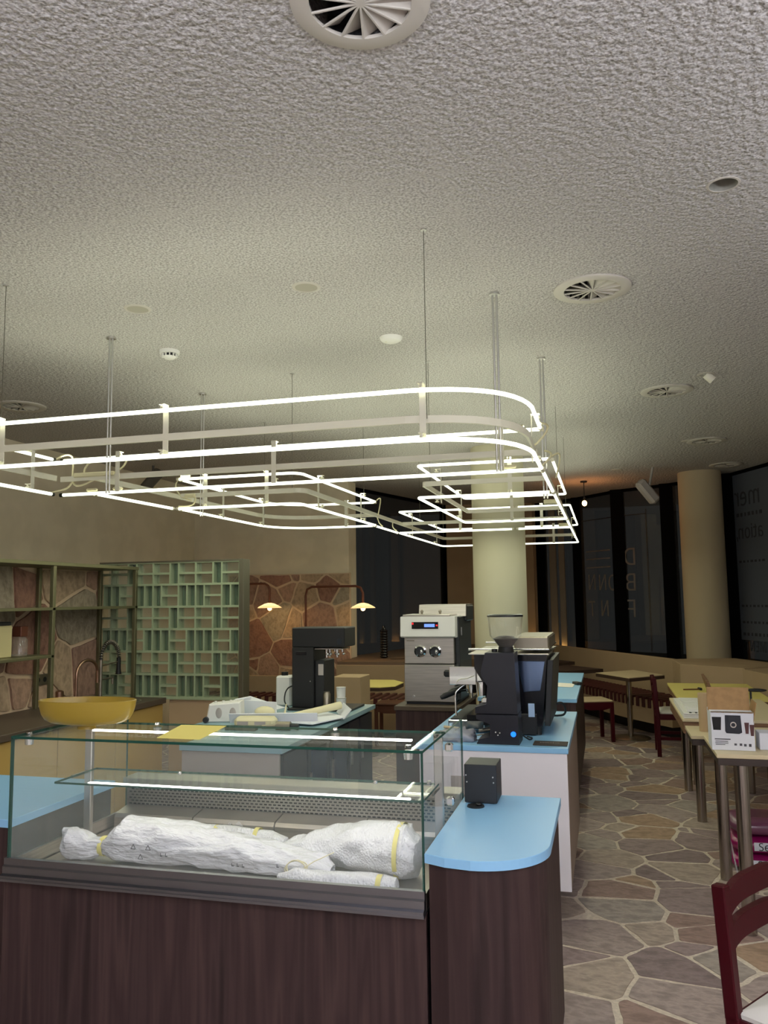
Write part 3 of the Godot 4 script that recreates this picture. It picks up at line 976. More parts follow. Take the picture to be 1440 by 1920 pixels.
# ---------------------------------------------------------------- on the ceiling
func ceiling_fittings() -> void:
	for i in VENTS.size():
		var q = VENTS[i]
		var R: float = q[2]
		var lab := "round white swirl air outlet in the ceiling in the row towards the bow windows"
		var grp := "air outlets in a row"
		if i == 0:
			lab = "large round white swirl air outlet in the ceiling away from the bow windows"; grp = ""
		if i > 0:
			lab = ["", "round white swirl air outlet in the ceiling by the rounded tube light end", "round white swirl air outlet in the ceiling beside the small swivel spot", "round white swirl air outlet in the ceiling next to a small flush disc", "round white swirl air outlet in the ceiling close to the bow windows", ""][i]
		if i == 5:
			lab = "round white swirl air outlet in the ceiling over the kitchen shelves"; grp = ""
		var t := thing("air_vent", lab, "vent", Vector3(q[0], CEIL, q[1]), 0.3 * i, grp)
		var mb := MB.new()
		mb.lathe([Vector2(R * 0.73, 0.0), Vector2(R * 0.73, -0.012), Vector2(R * 0.97, -0.012), Vector2(R, -0.008), Vector2(R, 0.0), Vector2(R * 0.73, 0.0)], Vector3.ZERO, 48)
		obj("ring", mb, M.white_metal_dull, t)
		mb = MB.new()
		mb.lathe([Vector2(R * 0.8, 0.0), Vector2(R * 0.8, 0.25), Vector2(0.0, 0.25)], Vector3.ZERO, 32)
		mb.lathe([Vector2(0.0, 0.26), Vector2(R * 0.81, 0.26), Vector2(R * 0.81, 0.0)], Vector3.ZERO, 32)
		obj("duct", mb, M.duct, t)
		mb = MB.new(); mb.cyl(Vector3(0, -0.012, 0), Vector3(0, 0.02, 0), R * 0.07, R * 0.07, 16); obj("hub", mb, M.white_metal_dull, t)
		mb = MB.new()
		# one curved blade, tilted about its own length
		var g := []
		for a in 2:
			var row := []
			for s in 7:
				var r0: float = lerpf(R * 0.06, R * 0.74, s / 6.0)
				var wdt: float = r0 * 0.46
				row.append(Vector3(r0, -0.011 + 0.05 * a * (0.35 + 0.65 * s / 6.0), (wdt if a == 1 else 0.0)))
			g.append(row)
		mb.grid(g)
		var g2 := []
		for row in g:
			var r2 := []
			for p in row:
				r2.append(p + Vector3(0, 0.0016, -0.0016))
			g2.append(r2)
		g2.reverse()
		mb.grid(g2)
		mb.quad(g[0][0], g[0][6], g2[1][6], g2[1][0])
		var bl := mb.mesh()
		mb = MB.new(); mb.box(Vector3(R * 0.4, -0.009, 0), Vector3(R * 0.68, 0.006, 0.007), 0.001)
		var rib := mb.mesh()
		for k in 14:
			var bo := inst("blade", bl, M.white_metal_dull, t, Transform3D(Basis(Vector3.UP, TAU * k / 14.0), Vector3.ZERO))
			inst("blade_edge", rib, M.white_metal_dull, bo)
	for q in [[-2.549, -4.055, "round flush ceiling loudspeaker with a ragged plaster edge near the hanging rod"], [-1.5, -4.027, "round flush ceiling loudspeaker between the front run of the tube light and the wire"]]:
		var t := thing("ceiling_speaker", q[2], "speaker", Vector3(q[0], CEIL, q[1]))
		var mb := MB.new(); mb.lathe([Vector2(0.06, 0.0), Vector2(0.062, -0.006), Vector2(0.074, -0.004), Vector2(0.078, 0.0), Vector2(0.06, 0.0)], Vector3.ZERO, 32); obj("rim", mb, M.white_metal_dull, t)
		mb = MB.new(); mb.cyl(Vector3(0, -0.003, 0), Vector3(0, 0.001, 0), 0.061, 0.061, 32); obj("grille", mb, M.grille, t)
	var t := thing("smoke_detector", "white domed smoke detector with a slotted band on the ceiling", "detector", Vector3(-2.783, CEIL, -4.828))
	var mb := MB.new(); mb.lathe([Vector2(0.0, -0.058), Vector2(0.03, -0.056), Vector2(0.042, -0.044), Vector2(0.044, -0.04)], Vector3.ZERO, 24); obj("dome", mb, M.white_plastic, t)
	mb = MB.new(); mb.lathe([Vector2(0.056, -0.024), Vector2(0.066, -0.022), Vector2(0.068, 0.0), Vector2(0.0, 0.0)], Vector3.ZERO, 24); obj("base", mb, M.white_plastic, t)
	mb = MB.new(); mb.lathe([Vector2(0.038, -0.044), Vector2(0.038, -0.022)], Vector3.ZERO, 24); obj("slot_band", mb, M.black, t)
	mb = MB.new(); mb.box(Vector3(0.05, -0.033, 0), Vector3(0.012, 0.022, 0.008), 0.001)
	var fin := mb.mesh()
	for k in 12:
		inst("fin", fin, M.white_plastic, t, Transform3D(Basis(Vector3.UP, TAU * k / 12.0), Vector3.ZERO))
	t = thing("motion_detector", "flat white round detector on the ceiling behind the wire of the tube light", "detector", Vector3(-1.278, CEIL, -5.002))
	mb = MB.new(); mb.lathe([Vector2(0.0, -0.03), Vector2(0.05, -0.028), Vector2(0.068, -0.018), Vector2(0.076, 0.0), Vector2(0.0, 0.0)], Vector3.ZERO, 28); obj("housing", mb, M.white_plastic, t)
	mb = MB.new(); mb.cyl(Vector3(-0.03, -0.0315, 0.01), Vector3(-0.03, -0.026, 0.01), 0.006, 0.006, 10); obj("indicator", mb, M.white_metal, t)
	t = thing("recessed_downlight", "unlit round downlight sunk into the ceiling above the right-hand tables", "light", Vector3(0.542, CEIL, -3.483))
	mb = MB.new(); mb.lathe([Vector2(0.058, 0.0), Vector2(0.058, 0.07), Vector2(0.0, 0.07)], Vector3.ZERO, 28); obj("can", mb, M.can, t)
	mb = MB.new(); mb.lathe([Vector2(0.057, 0.0), Vector2(0.057, -0.003), Vector2(0.066, -0.002), Vector2(0.067, 0.0)], Vector3.ZERO, 28); obj("rim", mb, M.white_metal_dull, t)
	t = thing("swivel_downlight", "small white swivel spot half sunk in the ceiling beside an air outlet", "light", Vector3(0.82, CEIL, -6.59))
	mb = MB.new(); mb.lathe([Vector2(0.045, 0.0), Vector2(0.046, -0.004), Vector2(0.064, -0.003), Vector2(0.066, 0.0), Vector2(0.045, 0.0)], Vector3.ZERO, 24); obj("rim", mb, M.white_metal_dull, t)
	mb = MB.new(); mb.cyl(Vector3(0.0, 0.0, 0), Vector3(0.05, -0.05, -0.01), 0.032, 0.032, 18); obj("head", mb, M.white_metal, t)
	for q in [[0.95, -9.45, "small flush white disc on the ceiling next to an air outlet"], [0.225, -11.3, "small flush white disc on the ceiling in front of the bow windows"]]:
		mb = MB.new(); mb.lathe([Vector2(0.0, -0.006), Vector2(0.05, -0.006), Vector2(0.07, -0.003), Vector2(0.072, 0.0), Vector2(0.0, 0.0)], Vector3(q[0], CEIL, q[1]), 24)
		tag(obj("ceiling_disc", mb, M.white_metal_dull), q[2], "ceiling disc")
	# bare bulb by the bow
	t = thing("bulb_light", "bare glowing warm bulb on a small black holder under the ceiling at the bow windows", "light", Vector3(-0.237, 0, -12.3))
	mb = MB.new(); mb.cyl(Vector3(0, CEIL - 0.02, 0), Vector3(0, CEIL, 0), 0.05, 0.05, 16); obj("rose", mb, M.black, t)
	mb = MB.new(); mb.cyl(Vector3(0, 3.09, 0), Vector3(0, CEIL, 0), 0.006, 0.006, 8); obj("stem", mb, M.black, t)
	mb = MB.new(); mb.cyl(Vector3(0, 3.06, 0), Vector3(0, 3.11, 0), 0.018, 0.018, 12); obj("holder", mb, M.black, t)
	mb = MB.new(); mb.ball(Vector3(0, 3.02, 0), Vector3(0.035, 0.042, 0.035), 16, 10); obj("bulb", mb, M.bulb, t)
	omni(t, Vector3(0, 3.02, 0), Color(1, 0.62, 0.36), 0.12, 0.03)
	# grey projector box under the ceiling by the bow
	t = thing("ceiling_loudspeaker", "white oblong loudspeaker tilted down from a bracket under the ceiling at the bow windows", "speaker", Vector3(0.6, 0, -11.3))
	var tb := Basis(Vector3.UP, 0.5) * Basis(Vector3.BACK, -0.85)
	mb = MB.new(); mb.box(Vector3(0.0, 3.03, 0), Vector3(0.36, 0.14, 0.13), 0.03, tb); obj("body", mb, M.grey_lam, t)
	mb = MB.new(); mb.cyl(Vector3(0.02, 3.08, 0), Vector3(0.08, CEIL, 0), 0.018, 0.018, 10); obj("bracket", mb, M.grey_lam, t)
	t = thing("wall_spotlight", "grey spotlight tilted under the ceiling near the plain left wall", "light", Vector3(-5.5, 0, -9.0))
	mb = MB.new(); mb.cyl(Vector3(0, 3.08, 0), Vector3(0.22, 3.26, 0.05), 0.07, 0.07, 18); obj("head", mb, M.spot_grey, t)
	mb = MB.new(); mb.cyl(Vector3(0.12, 3.2, 0.02), Vector3(0.12, CEIL, 0.02), 0.015, 0.015, 10); obj("stem", mb, M.spot_grey, t)

# ---------------------------------------------------------------- counters
const HC := 0.88

func counter_parts(t: Node3D, poly: PackedVector2Array, body: Material, inset := 0.012, y0 := 0.1) -> void:
	var mb := MB.new(); mb.plan(poly, HC - 0.028, HC, 0.0015); obj("top", mb, M.blue, t)
	var inn := Geometry2D.offset_polygon(poly, -inset)
	mb = MB.new(); mb.plan(inn[0], y0, HC - 0.028); obj("body", mb, body, t)
	var pl := Geometry2D.offset_polygon(poly, -0.07)
	mb = MB.new(); mb.plan(pl[0], 0.0, y0); obj("plinth", mb, M.plinth, t)

func counters() -> void:
	# near counter with the rounded corner
	var p := PackedVector2Array([Vector2(-0.568, -3.34), Vector2(-0.568, -2.545), Vector2(-0.5, -2.515)])
	for k in 15:
		var a := PI / 2 - PI / 2 * k / 14.0
		p.append(Vector2(-0.42 + 0.222 * cos(a), -2.725 + 0.222 * sin(a)))
	p.append(Vector2(-0.198, -3.34))
	var t := thing("rounded_counter", "walnut counter end with pale blue top and rounded corner by the glass case", "counter")
	counter_parts(t, p, M.walnut)
	# counter to the left of the case
	t = thing("side_counter", "walnut counter with a pale blue top on the kitchen side of the glass case", "counter")
	counter_parts(t, V2([-3.0, -2.6, -2.115, -2.6, -2.115, -3.26, -3.0, -3.26]), M.walnut)
	# coffee counter
	t = thing("coffee_counter", "white-fronted counter with a pale blue top carrying the grinder and the coffee machine", "counter")
	var mb := MB.new(); mb.bb(-1.02, -0.215, HC - 0.028, HC, -5.8, -4.4, 0.0015); obj("top", mb, M.blue, t)
	mb = MB.new(); mb.bb(-1.0, -0.222, 0.17, HC - 0.028, -4.43, -4.405, 0.001); obj("end_panel", mb, M.white_lam, t)
	mb = MB.new(); mb.bb(-1.0, -0.222, 0.17, HC - 0.028, -5.79, -4.43); obj("body", mb, M.taupe, t)
	mb = MB.new(); mb.bb(-0.95, -0.32, 0.0, 0.17, -5.74, -4.52); obj("plinth", mb, M.plinth, t)
	mb = MB.new(); mb.bb(-0.83, -0.62, 0.5, 0.72, -4.406, -4.4, 0.001); obj("access_plate", mb, M.grey_lam, t)
	t = thing("order_counter", "walnut counter with a pale blue top and a sheet of paper, behind the coffee machine", "counter")
	counter_parts(t, V2([-1.0, -6.5, -0.24, -6.5, -0.24, -8.7, -1.0, -8.7]), M.walnut, 0.01, 0.17)
	t = thing("machine_counter", "walnut cabinet with a grey top under the soft ice machine", "cabinet")
	mb = MB.new(); mb.bb(-1.52, -1.04, HC - 0.03, HC, -6.75, -5.88, 0.002); obj("top", mb, M.dark_top, t)
	mb = MB.new(); mb.bb(-1.51, -1.05, 0.1, HC - 0.03, -6.74, -5.89); obj("body", mb, M.walnut, t)
	mb = MB.new(); mb.bb(-1.46, -1.1, 0.0, 0.1, -6.7, -5.95); obj("plinth", mb, M.plinth, t)
	# middle island: cold cabinets under a blue top
	t = thing("middle_island", "low island with a pale blue top, grey end panel and dark glass fronted coolers", "counter")
	var ip := V2([-2.56, -5.95, -1.68, -5.95, -1.68, -4.12, -2.28, -4.12, -2.28, -4.75, -2.56, -4.75])
	mb = MB.new(); mb.plan(ip, HC - 0.028, HC, 0.0015); obj("top", mb, M.blue_dull, t)
	mb = MB.new(); mb.bb(-2.27, -1.7, 0.1, HC - 0.03, -4.15, -4.13, 0.001); obj("end_panel", mb, M.grey_lam, t)
	mb = MB.new(); mb.plan(V2([-2.55, -5.93, -1.72, -5.93, -1.72, -4.15, -2.27, -4.15, -2.27, -4.77, -2.55, -4.77]), 0.1, HC - 0.03); obj("body", mb, M.charcoal, t)
	mb = MB.new(); mb.plan(V2([-2.5, -5.9, -1.76, -5.9, -1.76, -4.2, -2.22, -4.2, -2.22, -4.8, -2.5, -4.8]), 0.0, 0.1); obj("plinth", mb, M.plinth, t)
	for q in [[-4.2, -4.55, 0], [-4.57, -4.95, 1], [-4.97, -5.35, 1], [-5.37, -5.6, 0], [-5.62, -5.92, 0]]:
		mb = MB.new(); mb.bb(-1.72, -1.7, 0.13, HC - 0.05, q[1], q[0], 0.002)
		var d := obj("door", mb, M.charcoal if q[2] == 0 else M.navy, t)
		if q[2] == 1:
			mb = MB.new(); mb.bb(-1.7, -1.696, 0.18, HC - 0.1, q[1] + 0.06, q[0] - 0.06); obj("pane", mb, M.dark_glass, d)
		mb = MB.new(); mb.bb(-1.7, -1.685, 0.55, 0.66, q[0] - 0.035, q[0] - 0.025); obj("handle", mb, M.steel, d)

# ---------------------------------------------------------------- glass display case
func slab(t: Node3D, called: String, x0: float, x1: float, y0: float, y1: float, z0: float, z1: float) -> void:
	# a glass sheet: clear body and the green edge strips that show
	var mb := MB.new(); mb.bb(x0, x1, y0, y1, z0, z1)
	var o := obj(called, mb, M.pane, t)
	mb = MB.new()
	var e := 0.0012
	if absf(y1 - y0) < 0.02:
		mb.bb(x0, x1, y0, y1, z1, z1 + e); mb.bb(x0, x1, y0, y1, z0 - e, z0)
		mb.bb(x0 - e, x0, y0, y1, z0, z1); mb.bb(x1, x1 + e, y0, y1, z0, z1)
	elif absf(z1 - z0) < 0.02:
		mb.bb(x0 - e, x0, y0, y1, z0, z1); mb.bb(x1, x1 + e, y0, y1, z0, z1); mb.bb(x0, x1, y1, y1 + e, z0, z1)
	else:
		mb.bb(x0, x1, y1, y1 + e, z0, z1); mb.bb(x0, x1, y0, y1, z1, z1 + e); mb.bb(x0, x1, y0, y1, z0 - e, z0)
	obj("glass_edge", mb, M.pane_edge, o)

func display_case() -> void:
	var t := thing("glass_display_case", "low glass display case on a dark walnut base, strip-lit inside, holding bubble-wrapped parcels", "display case")
	var X0 := -2.1
	var X1 := -0.572
	var mb := MB.new(); mb.bb(X0, X1 + 0.003, 0.08, 0.695, -2.585, -2.56, 0.0015); obj("front_panel", mb, M.walnut, t)
	mb = MB.new(); mb.bb(X0, X1, 0.08, 0.69, -3.4, -2.585); obj("base", mb, M.charcoal, t)
	mb = MB.new(); mb.bb(X0 + 0.03, X1 - 0.03, 0.0, 0.08, -3.35, -2.62); obj("plinth", mb, M.plinth, t)
	# metal sill in steps
	mb = MB.new(); mb.prism(V2([-2.552, 0.698, -2.535, 0.698, -2.535, 0.708, -2.549, 0.712, -2.549, 0.735, -2.556, 0.74, -2.556, 0.762, -2.575, 0.762, -2.575, 0.698]), Vector3(X1, 0, 0), Vector3(0, 0, 1), Vector3.UP, X1 - X0); obj("front_sill", mb, M.sill, t)
	mb = MB.new(); mb.bb(X0, X1 + 0.002, 0.69, 0.699, -2.62, -2.532); obj("lower_trim", mb, M.sill, t)
	mb = MB.new(); mb.bb(X0 + 0.02, X1 - 0.02, 0.69, 0.7, -3.2, -2.58); obj("tray_floor", mb, M.steel, t)
	# cheeks of the cold well
	mb = MB.new(); mb.bb(X0, X0 + 0.012, 0.69, 0.75, -3.36, -2.58); mb.bb(X1 - 0.012, X1, 0.69, 0.75, -3.36, -2.58); obj("side_rail", mb, M.steel, t)
	# back: ledge in four lengths, perforated strip above
	for k in 4:
		var a := lerpf(X0 + 0.03, X1 - 0.02, k / 4.0)
		var b := lerpf(X0 + 0.03, X1 - 0.02, (k + 1) / 4.0) - 0.006
		mb = MB.new(); mb.prism(V2([-3.2, 0.70, -3.19, 0.70, -3.19, 0.745, -3.2, 0.76, -3.29, 0.775, -3.29, 0.765, -3.205, 0.75, -3.2, 0.745]), Vector3(b, 0, 0), Vector3(0, 0, 1), Vector3.UP, b - a); obj("back_ledge", mb, M.steel, t)
	mb = MB.new(); mb.bb(X0 + 0.02, X1 - 0.02, 0.75, 0.865, -3.34, -3.3); obj("perforated_back", mb, M.steel, t)
	# punched slots of the back strip, in rows
	mb = MB.new()
	for r in 7:
		for c in 70:
			var x: float = lerpf(X0 + 0.04, X1 - 0.04, (c + 0.5 * (r % 2)) / 70.0)
			mb.box(Vector3(x, 0.778 + r * 0.0125, -3.2995), Vector3(0.013, 0.0055, 0.002))
	var so := obj("punched_slots", mb, M.black, t)
	so.set_meta("kind", "stuff")
	mb = MB.new(); mb.bb(X0 + 0.01, X1 - 0.01, 0.865, 0.89, -3.4, -3.28, 0.003); obj("back_rail", mb, M.steel, t)
	# glass
	slab(t, "front_glass", X0 + 0.012, X1 - 0.002, 0.75, 1.176, -2.566, -2.558)
	slab(t, "top_glass", X0 + 0.012, X1, 1.177, 1.185, -2.935, -2.558)
	slab(t, "side_glass", X1 - 0.008, X1, 0.75, 1.176, -3.3, -2.567)
	slab(t, "side_glass", X0 + 0.012, X0 + 0.02, 0.75, 1.176, -3.3, -2.567)
	slab(t, "shelf_glass", X0 + 0.1, X1 - 0.03, 0.994, 1.001, -2.95, -2.69)
	# posts and clamps
	for x in [X0 + 0.06, X1 - 0.03]:
		mb = MB.new(); mb.box(Vector3(x, 0.935, -2.96), Vector3(0.032, 0.48, 0.022), 0.003); obj("post", mb, M.alu, t)
		mb = MB.new(); mb.box(Vector3(x, 0.985, -2.9), Vector3(0.01, 0.012, 0.11), 0.003); obj("shelf_arm", mb, M.steel_dark, t)
		mb = MB.new(); mb.box(Vector3(x, 1.17, -2.93), Vector3(0.01, 0.01, 0.05), 0.003); obj("top_arm", mb, M.steel_dark, t)
	for q in [[X0 + 0.055, -2.6], [X1 - 0.055, -2.6], [X0 + 0.4, -2.9], [X1 - 0.4, -2.9]]:
		mb = MB.new(); mb.cyl(Vector3(q[0], 1.186, q[1]), Vector3(q[0], 1.194, q[1]), 0.012, 0.009, 16); mb.cyl(Vector3(q[0], 1.15, q[1]), Vector3(q[0], 1.176, q[1]), 0.014, 0.017, 16); obj("glass_clamp", mb, M.chrome, t)
	for q in [[X1 - 0.25, -2.9], [X0 + 0.5, -2.9], [X1 - 0.06, -2.93]]:
		mb = MB.new(); mb.cyl(Vector3(q[0], 1.002, q[1]), Vector3(q[0], 1.012, q[1]), 0.009, 0.007, 12); obj("shelf_stud", mb, M.chrome, t)
	for y in [1.12, 0.93]:
		mb = MB.new(); mb.box(Vector3(X1 + 0.002, y, -3.0), Vector3(0.03, 0.03, 0.026), 0.006); obj("side_clamp", mb, M.chrome, t)
	# strip lights under the top and under the shelf
	for q in [[1.171, -2.814, -1.925, -0.665], [0.9865, -2.757, -1.9, -0.66]]:
		mb = MB.new(); mb.bb(q[2], q[3], q[0] - 0.003, q[0] + 0.004, q[1] - 0.009, q[1] + 0.009, 0.001); obj("led_strip", mb, M.led, t)
		area(t, Vector3((q[2] + q[3]) / 2, q[0] - 0.006, q[1]), Vector3.DOWN, q[3] - q[2], 0.016, Color(1, 0.99, 0.96), CASE, Vector3.RIGHT)
	case_goods()

const CASE := 0.026

# soft wrapped body lofted along a path of [x, y, z, ry, rz]
func loft(c: Array, wob: float, seed_: int, flat := 0.0) -> MB:
	var f := FastNoiseLite.new()
	f.seed = seed_
	f.frequency = 9.0
	f.fractal_octaves = 3
	var n := 56
	var seg := 36
	var g := []
	for i in n + 1:
		var t := i / float(n) * (c.size() - 1)
		var k := mini(int(t), c.size() - 2)
		var w := t - k
		w = w * w * (3.0 - 2.0 * w)
		var row := []
		var p := []
		for q in 5:
			p.append(lerpf(c[k][q], c[k + 1][q], w))
		for j in seg:
			var a := TAU * j / seg
			var s := Vector3(p[0], p[1] + sin(a) * p[3], p[2] + cos(a) * p[4])
			var d := Vector3(0, sin(a), cos(a))
			var h := f.get_noise_3d(s.x * 0.55, s.y * 2.0, s.z * 2.0) * wob * 2.0 * minf(1.0, p[3] / 0.03)
			s += d * h
			s.x += f.get_noise_3d(s.y * 3.0, s.z * 3.0, s.x) * wob * 0.5
			s.y = maxf(s.y, flat)
			row.append(s)
		g.append(row)
	var mb := MB.new()
	g.reverse()
	mb.grid(g, true)
	return mb

func band(c: Vector3, ry: float, rz: float, w: float, flat: float) -> MB:
	var g := []
	for i in 2:
		var row := []
		for j in 24:
			var a := TAU * j / 24
			row.append(Vector3(c.x + (0.5 - i) * w, maxf(c.y + sin(a) * ry, flat), c.z + cos(a) * rz))
		g.append(row)
	var mb := MB.new()
	mb.grid(g, true)
	return mb

func case_goods() -> void:
	var F := 0.7015
	var t := thing("wrapped_parcel", "long parcel in printed white plastic film, knotted at its open end, in the glass case", "parcel")
	obj("wrapping", loft([[-2.02, 0.765, -2.78, 0.055, 0.012], [-1.98, 0.76, -2.78, 0.062, 0.05], [-1.9, 0.745, -2.79, 0.042, 0.045], [-1.85, 0.75, -2.8, 0.03, 0.035], [-1.78, 0.775, -2.82, 0.078, 0.085], [-1.62, 0.772, -2.83, 0.076, 0.09], [-1.45, 0.762, -2.83, 0.066, 0.085], [-1.3, 0.755, -2.82, 0.058, 0.075], [-1.15, 0.748, -2.8, 0.048, 0.062], [-1.0, 0.742, -2.78, 0.044, 0.055], [-0.94, 0.735, -2.77, 0.02, 0.03]], 0.011, 4, F), M.foil, t)
	obj("tape", band(Vector3(-1.853, 0.75, -2.8), 0.036, 0.041, 0.02, F), M.tape, t)
	# printed recycling marks
	var mb := MB.new()
	for k in 3:
		for s in 4:
			var x: float = -1.69 + k * 0.03
			var y: float = 0.775 if k != 1 else 0.742
			var a0 := PI / 2 + TAU * s / 3.0
			var a1 := PI / 2 + TAU * (s + 1) / 3.0
			if s < 3:
				var p0 := Vector3(x + cos(a0) * 0.011, y + sin(a0) * 0.011, -2.728)
				var p1 := Vector3(x + cos(a1) * 0.011, y + sin(a1) * 0.011, -2.728)
				mb.cyl(p0, p1, 0.0012, 0.0012, 5)
	for q in [[-1.58, 0.75], [-1.56, 0.75], [-1.3, 0.735], [-1.28, 0.735], [-1.26, 0.734], [-1.13, 0.742], [-1.11, 0.742]]:
		mb.box(Vector3(q[0], q[1], -2.735), Vector3(0.009, 0.003, 0.001)); mb.box(Vector3(q[0] - 0.003, q[1] + 0.006, -2.735), Vector3(0.002, 0.008, 0.001))
	obj("print_mark", mb, M.ink, t)
	t = thing("bubble_wrap_bundle", "big round bundle of white bubble wrap at the rounded counter end of the glass case", "parcel")
	obj("wrapping", loft([[-1.2, 0.745, -2.93, 0.02, 0.02], [-1.1, 0.755, -2.93, 0.045, 0.05], [-0.98, 0.775, -2.92, 0.065, 0.075], [-0.88, 0.785, -2.9, 0.082, 0.1], [-0.78, 0.79, -2.88, 0.09, 0.11], [-0.7, 0.786, -2.86, 0.086, 0.11], [-0.655, 0.775, -2.85, 0.06, 0.08], [-0.64, 0.77, -2.85, 0.01, 0.02]], 0.011, 8, F), M.wrap, t)
	obj("tape", band(Vector3(-0.72, 0.787, -2.865), 0.092, 0.115, 0.016, F), M.tape, t)
	t = thing("bubble_wrap_roll", "slim roll of white bubble wrap lying along the sill of the glass case", "parcel")
	obj("wrapping", loft([[-1.1, 0.735, -2.67, 0.01, 0.01], [-1.04, 0.735, -2.67, 0.028, 0.03], [-0.9, 0.734, -2.67, 0.03, 0.035], [-0.76, 0.732, -2.67, 0.03, 0.034], [-0.69, 0.731, -2.67, 0.026, 0.03], [-0.68, 0.73, -2.67, 0.004, 0.004]], 0.006, 15, F), M.wrap, t)
	obj("tape", band(Vector3(-0.745, 0.732, -2.67), 0.033, 0.037, 0.018, F), M.tape, t)
	t = thing("taped_roll", "short bubble wrap roll with two yellow tapes behind the long parcel in the glass case", "parcel")
	obj("wrapping", loft([[-1.6, 0.75, -3.02, 0.01, 0.01], [-1.56, 0.752, -3.02, 0.03, 0.032], [-1.42, 0.752, -3.02, 0.034, 0.036], [-1.28, 0.75, -3.02, 0.032, 0.034], [-1.21, 0.745, -3.01, 0.02, 0.022], [-1.2, 0.745, -3.01, 0.003, 0.003]], 0.006, 19, F), M.wrap, t)
	for x in [-1.5, -1.33]:
		obj("tape", band(Vector3(x, 0.751, -3.02), 0.037, 0.039, 0.018, F), M.tape, t)
	for q in [[-1.5, -3.1, 3, "crumpled scrap of clear film behind the taped roll in the glass case"], [-1.05, -3.1, 5, "crumpled scrap of clear film behind the big bundle in the glass case"]]:
		var f := FastNoiseLite.new()
		f.seed = q[2]
		f.frequency = 7.0
		var g := []
		for i in 14:
			var row := []
			for j in 10:
				var x: float = q[0] + (i - 6.5) * 0.018
				var z: float = q[1] + (j - 4.5) * 0.012
				row.append(Vector3(x, 0.72 + 0.075 * maxf(0.0, f.get_noise_2d(x * 3.0, z * 6.0) + 0.25) * sin(PI * i / 13.0), z))
			g.append(row)
		mb = MB.new(); mb.grid(g)
		tag(obj("clear_film", mb, M.film), q[3], "film")
	mb = MB.new()
	var pts := PackedVector3Array()
	for k in 60:
		var a := TAU * k / 22.0
		pts.append(Vector3(-1.045 + cos(a) * (0.036 + 0.004 * sin(k * 0.7)), 0.757 + sin(a) * (0.026 + 0.003 * cos(k * 0.5)), -2.7 + 0.0003 * k))
	pts.append(Vector3(-0.98, 0.785, -2.69)); pts.append(Vector3(-0.93, 0.8, -2.75))
	mb.tube(pts, 0.0018, 6)
	tag(obj("cable_coil", mb, M.cream_plastic), "thin pale cable wound in a coil on the parcels in the glass case", "cable")
	# on the top glass
	mb = MB.new(); mb.prism(V2([-1.53, 2.605, -1.363, 2.6, -1.407, 2.9, -1.594, 2.895]), Vector3(0, 1.1875, 0), Vector3.RIGHT, Vector3(0, 0, -1), 0.0008)
	tag(obj("paper_sheet", mb, M.yellow_paper), "pale yellow sheet of paper lying on the glass top of the case", "paper")
	t = thing("amber_bowl", "oval amber yellow bowl on a small foot on the glass top of the case", "bowl", Vector3(-1.918, 1.186, -2.76), 0.12)
	var prof := [Vector2(0.0, 0.016), Vector2(0.09, 0.017), Vector2(0.14, 0.023), Vector2(0.166, 0.035), Vector2(0.18, 0.055), Vector2(0.188, 0.08), Vector2(0.193, 0.106), Vector2(0.189, 0.108), Vector2(0.186, 0.103), Vector2(0.181, 0.08), Vector2(0.172, 0.058), Vector2(0.157, 0.041), Vector2(0.13, 0.03), Vector2(0.0, 0.025)]
	mb = MB.new(); mb.lathe(prof, Vector3.ZERO, 56, 1.0, 0.52)
	obj("vessel", mb, M.amber, t)
	mb = MB.new(); mb.lathe([Vector2(0.0, 0.0), Vector2(0.036, 0.0), Vector2(0.034, 0.01), Vector2(0.042, 0.018)], Vector3.ZERO, 32, 1.0, 0.8); obj("foot", mb, M.amber, t)
	# box on the rounded counter
	t = thing("black_box", "small black metal cube with screws on the rounded blue counter", "box", Vector3(-0.487, HC, -3.255))
	mb = MB.new(); mb.bb(-0.062, 0.062, 0.004, 0.145, -0.072, 0.072, 0.002); obj("case", mb, M.navy_black, t)
	for q in [[-0.055, 0.105], [-0.052, 0.08], [0.048, 0.1], [0.05, 0.08]]:
		mb = MB.new(); mb.cyl(Vector3(q[0], q[1], 0.0715), Vector3(q[0], q[1], 0.074), 0.0028, 0.0028, 8); obj("screw", mb, M.alu, t)
	mb = MB.new(); mb.bb(-0.05, 0.05, 0.0, 0.004, -0.06, 0.06); obj("feet_plate", mb, M.black, t)
	t = thing("scanner_puck", "tiny flat black disc with a shiny dome in front of the black box", "device", Vector3(-0.5, HC, -3.14))
	mb = MB.new(); mb.cyl(Vector3(0, 0, 0), Vector3(0, 0.006, 0), 0.033, 0.031, 24); obj("base", mb, M.black, t)
	mb = MB.new(); mb.ball(Vector3(0.012, 0.01, 0.004), Vector3(0.012, 0.008, 0.01), 12, 8); obj("dome", mb, M.black_gloss, t)

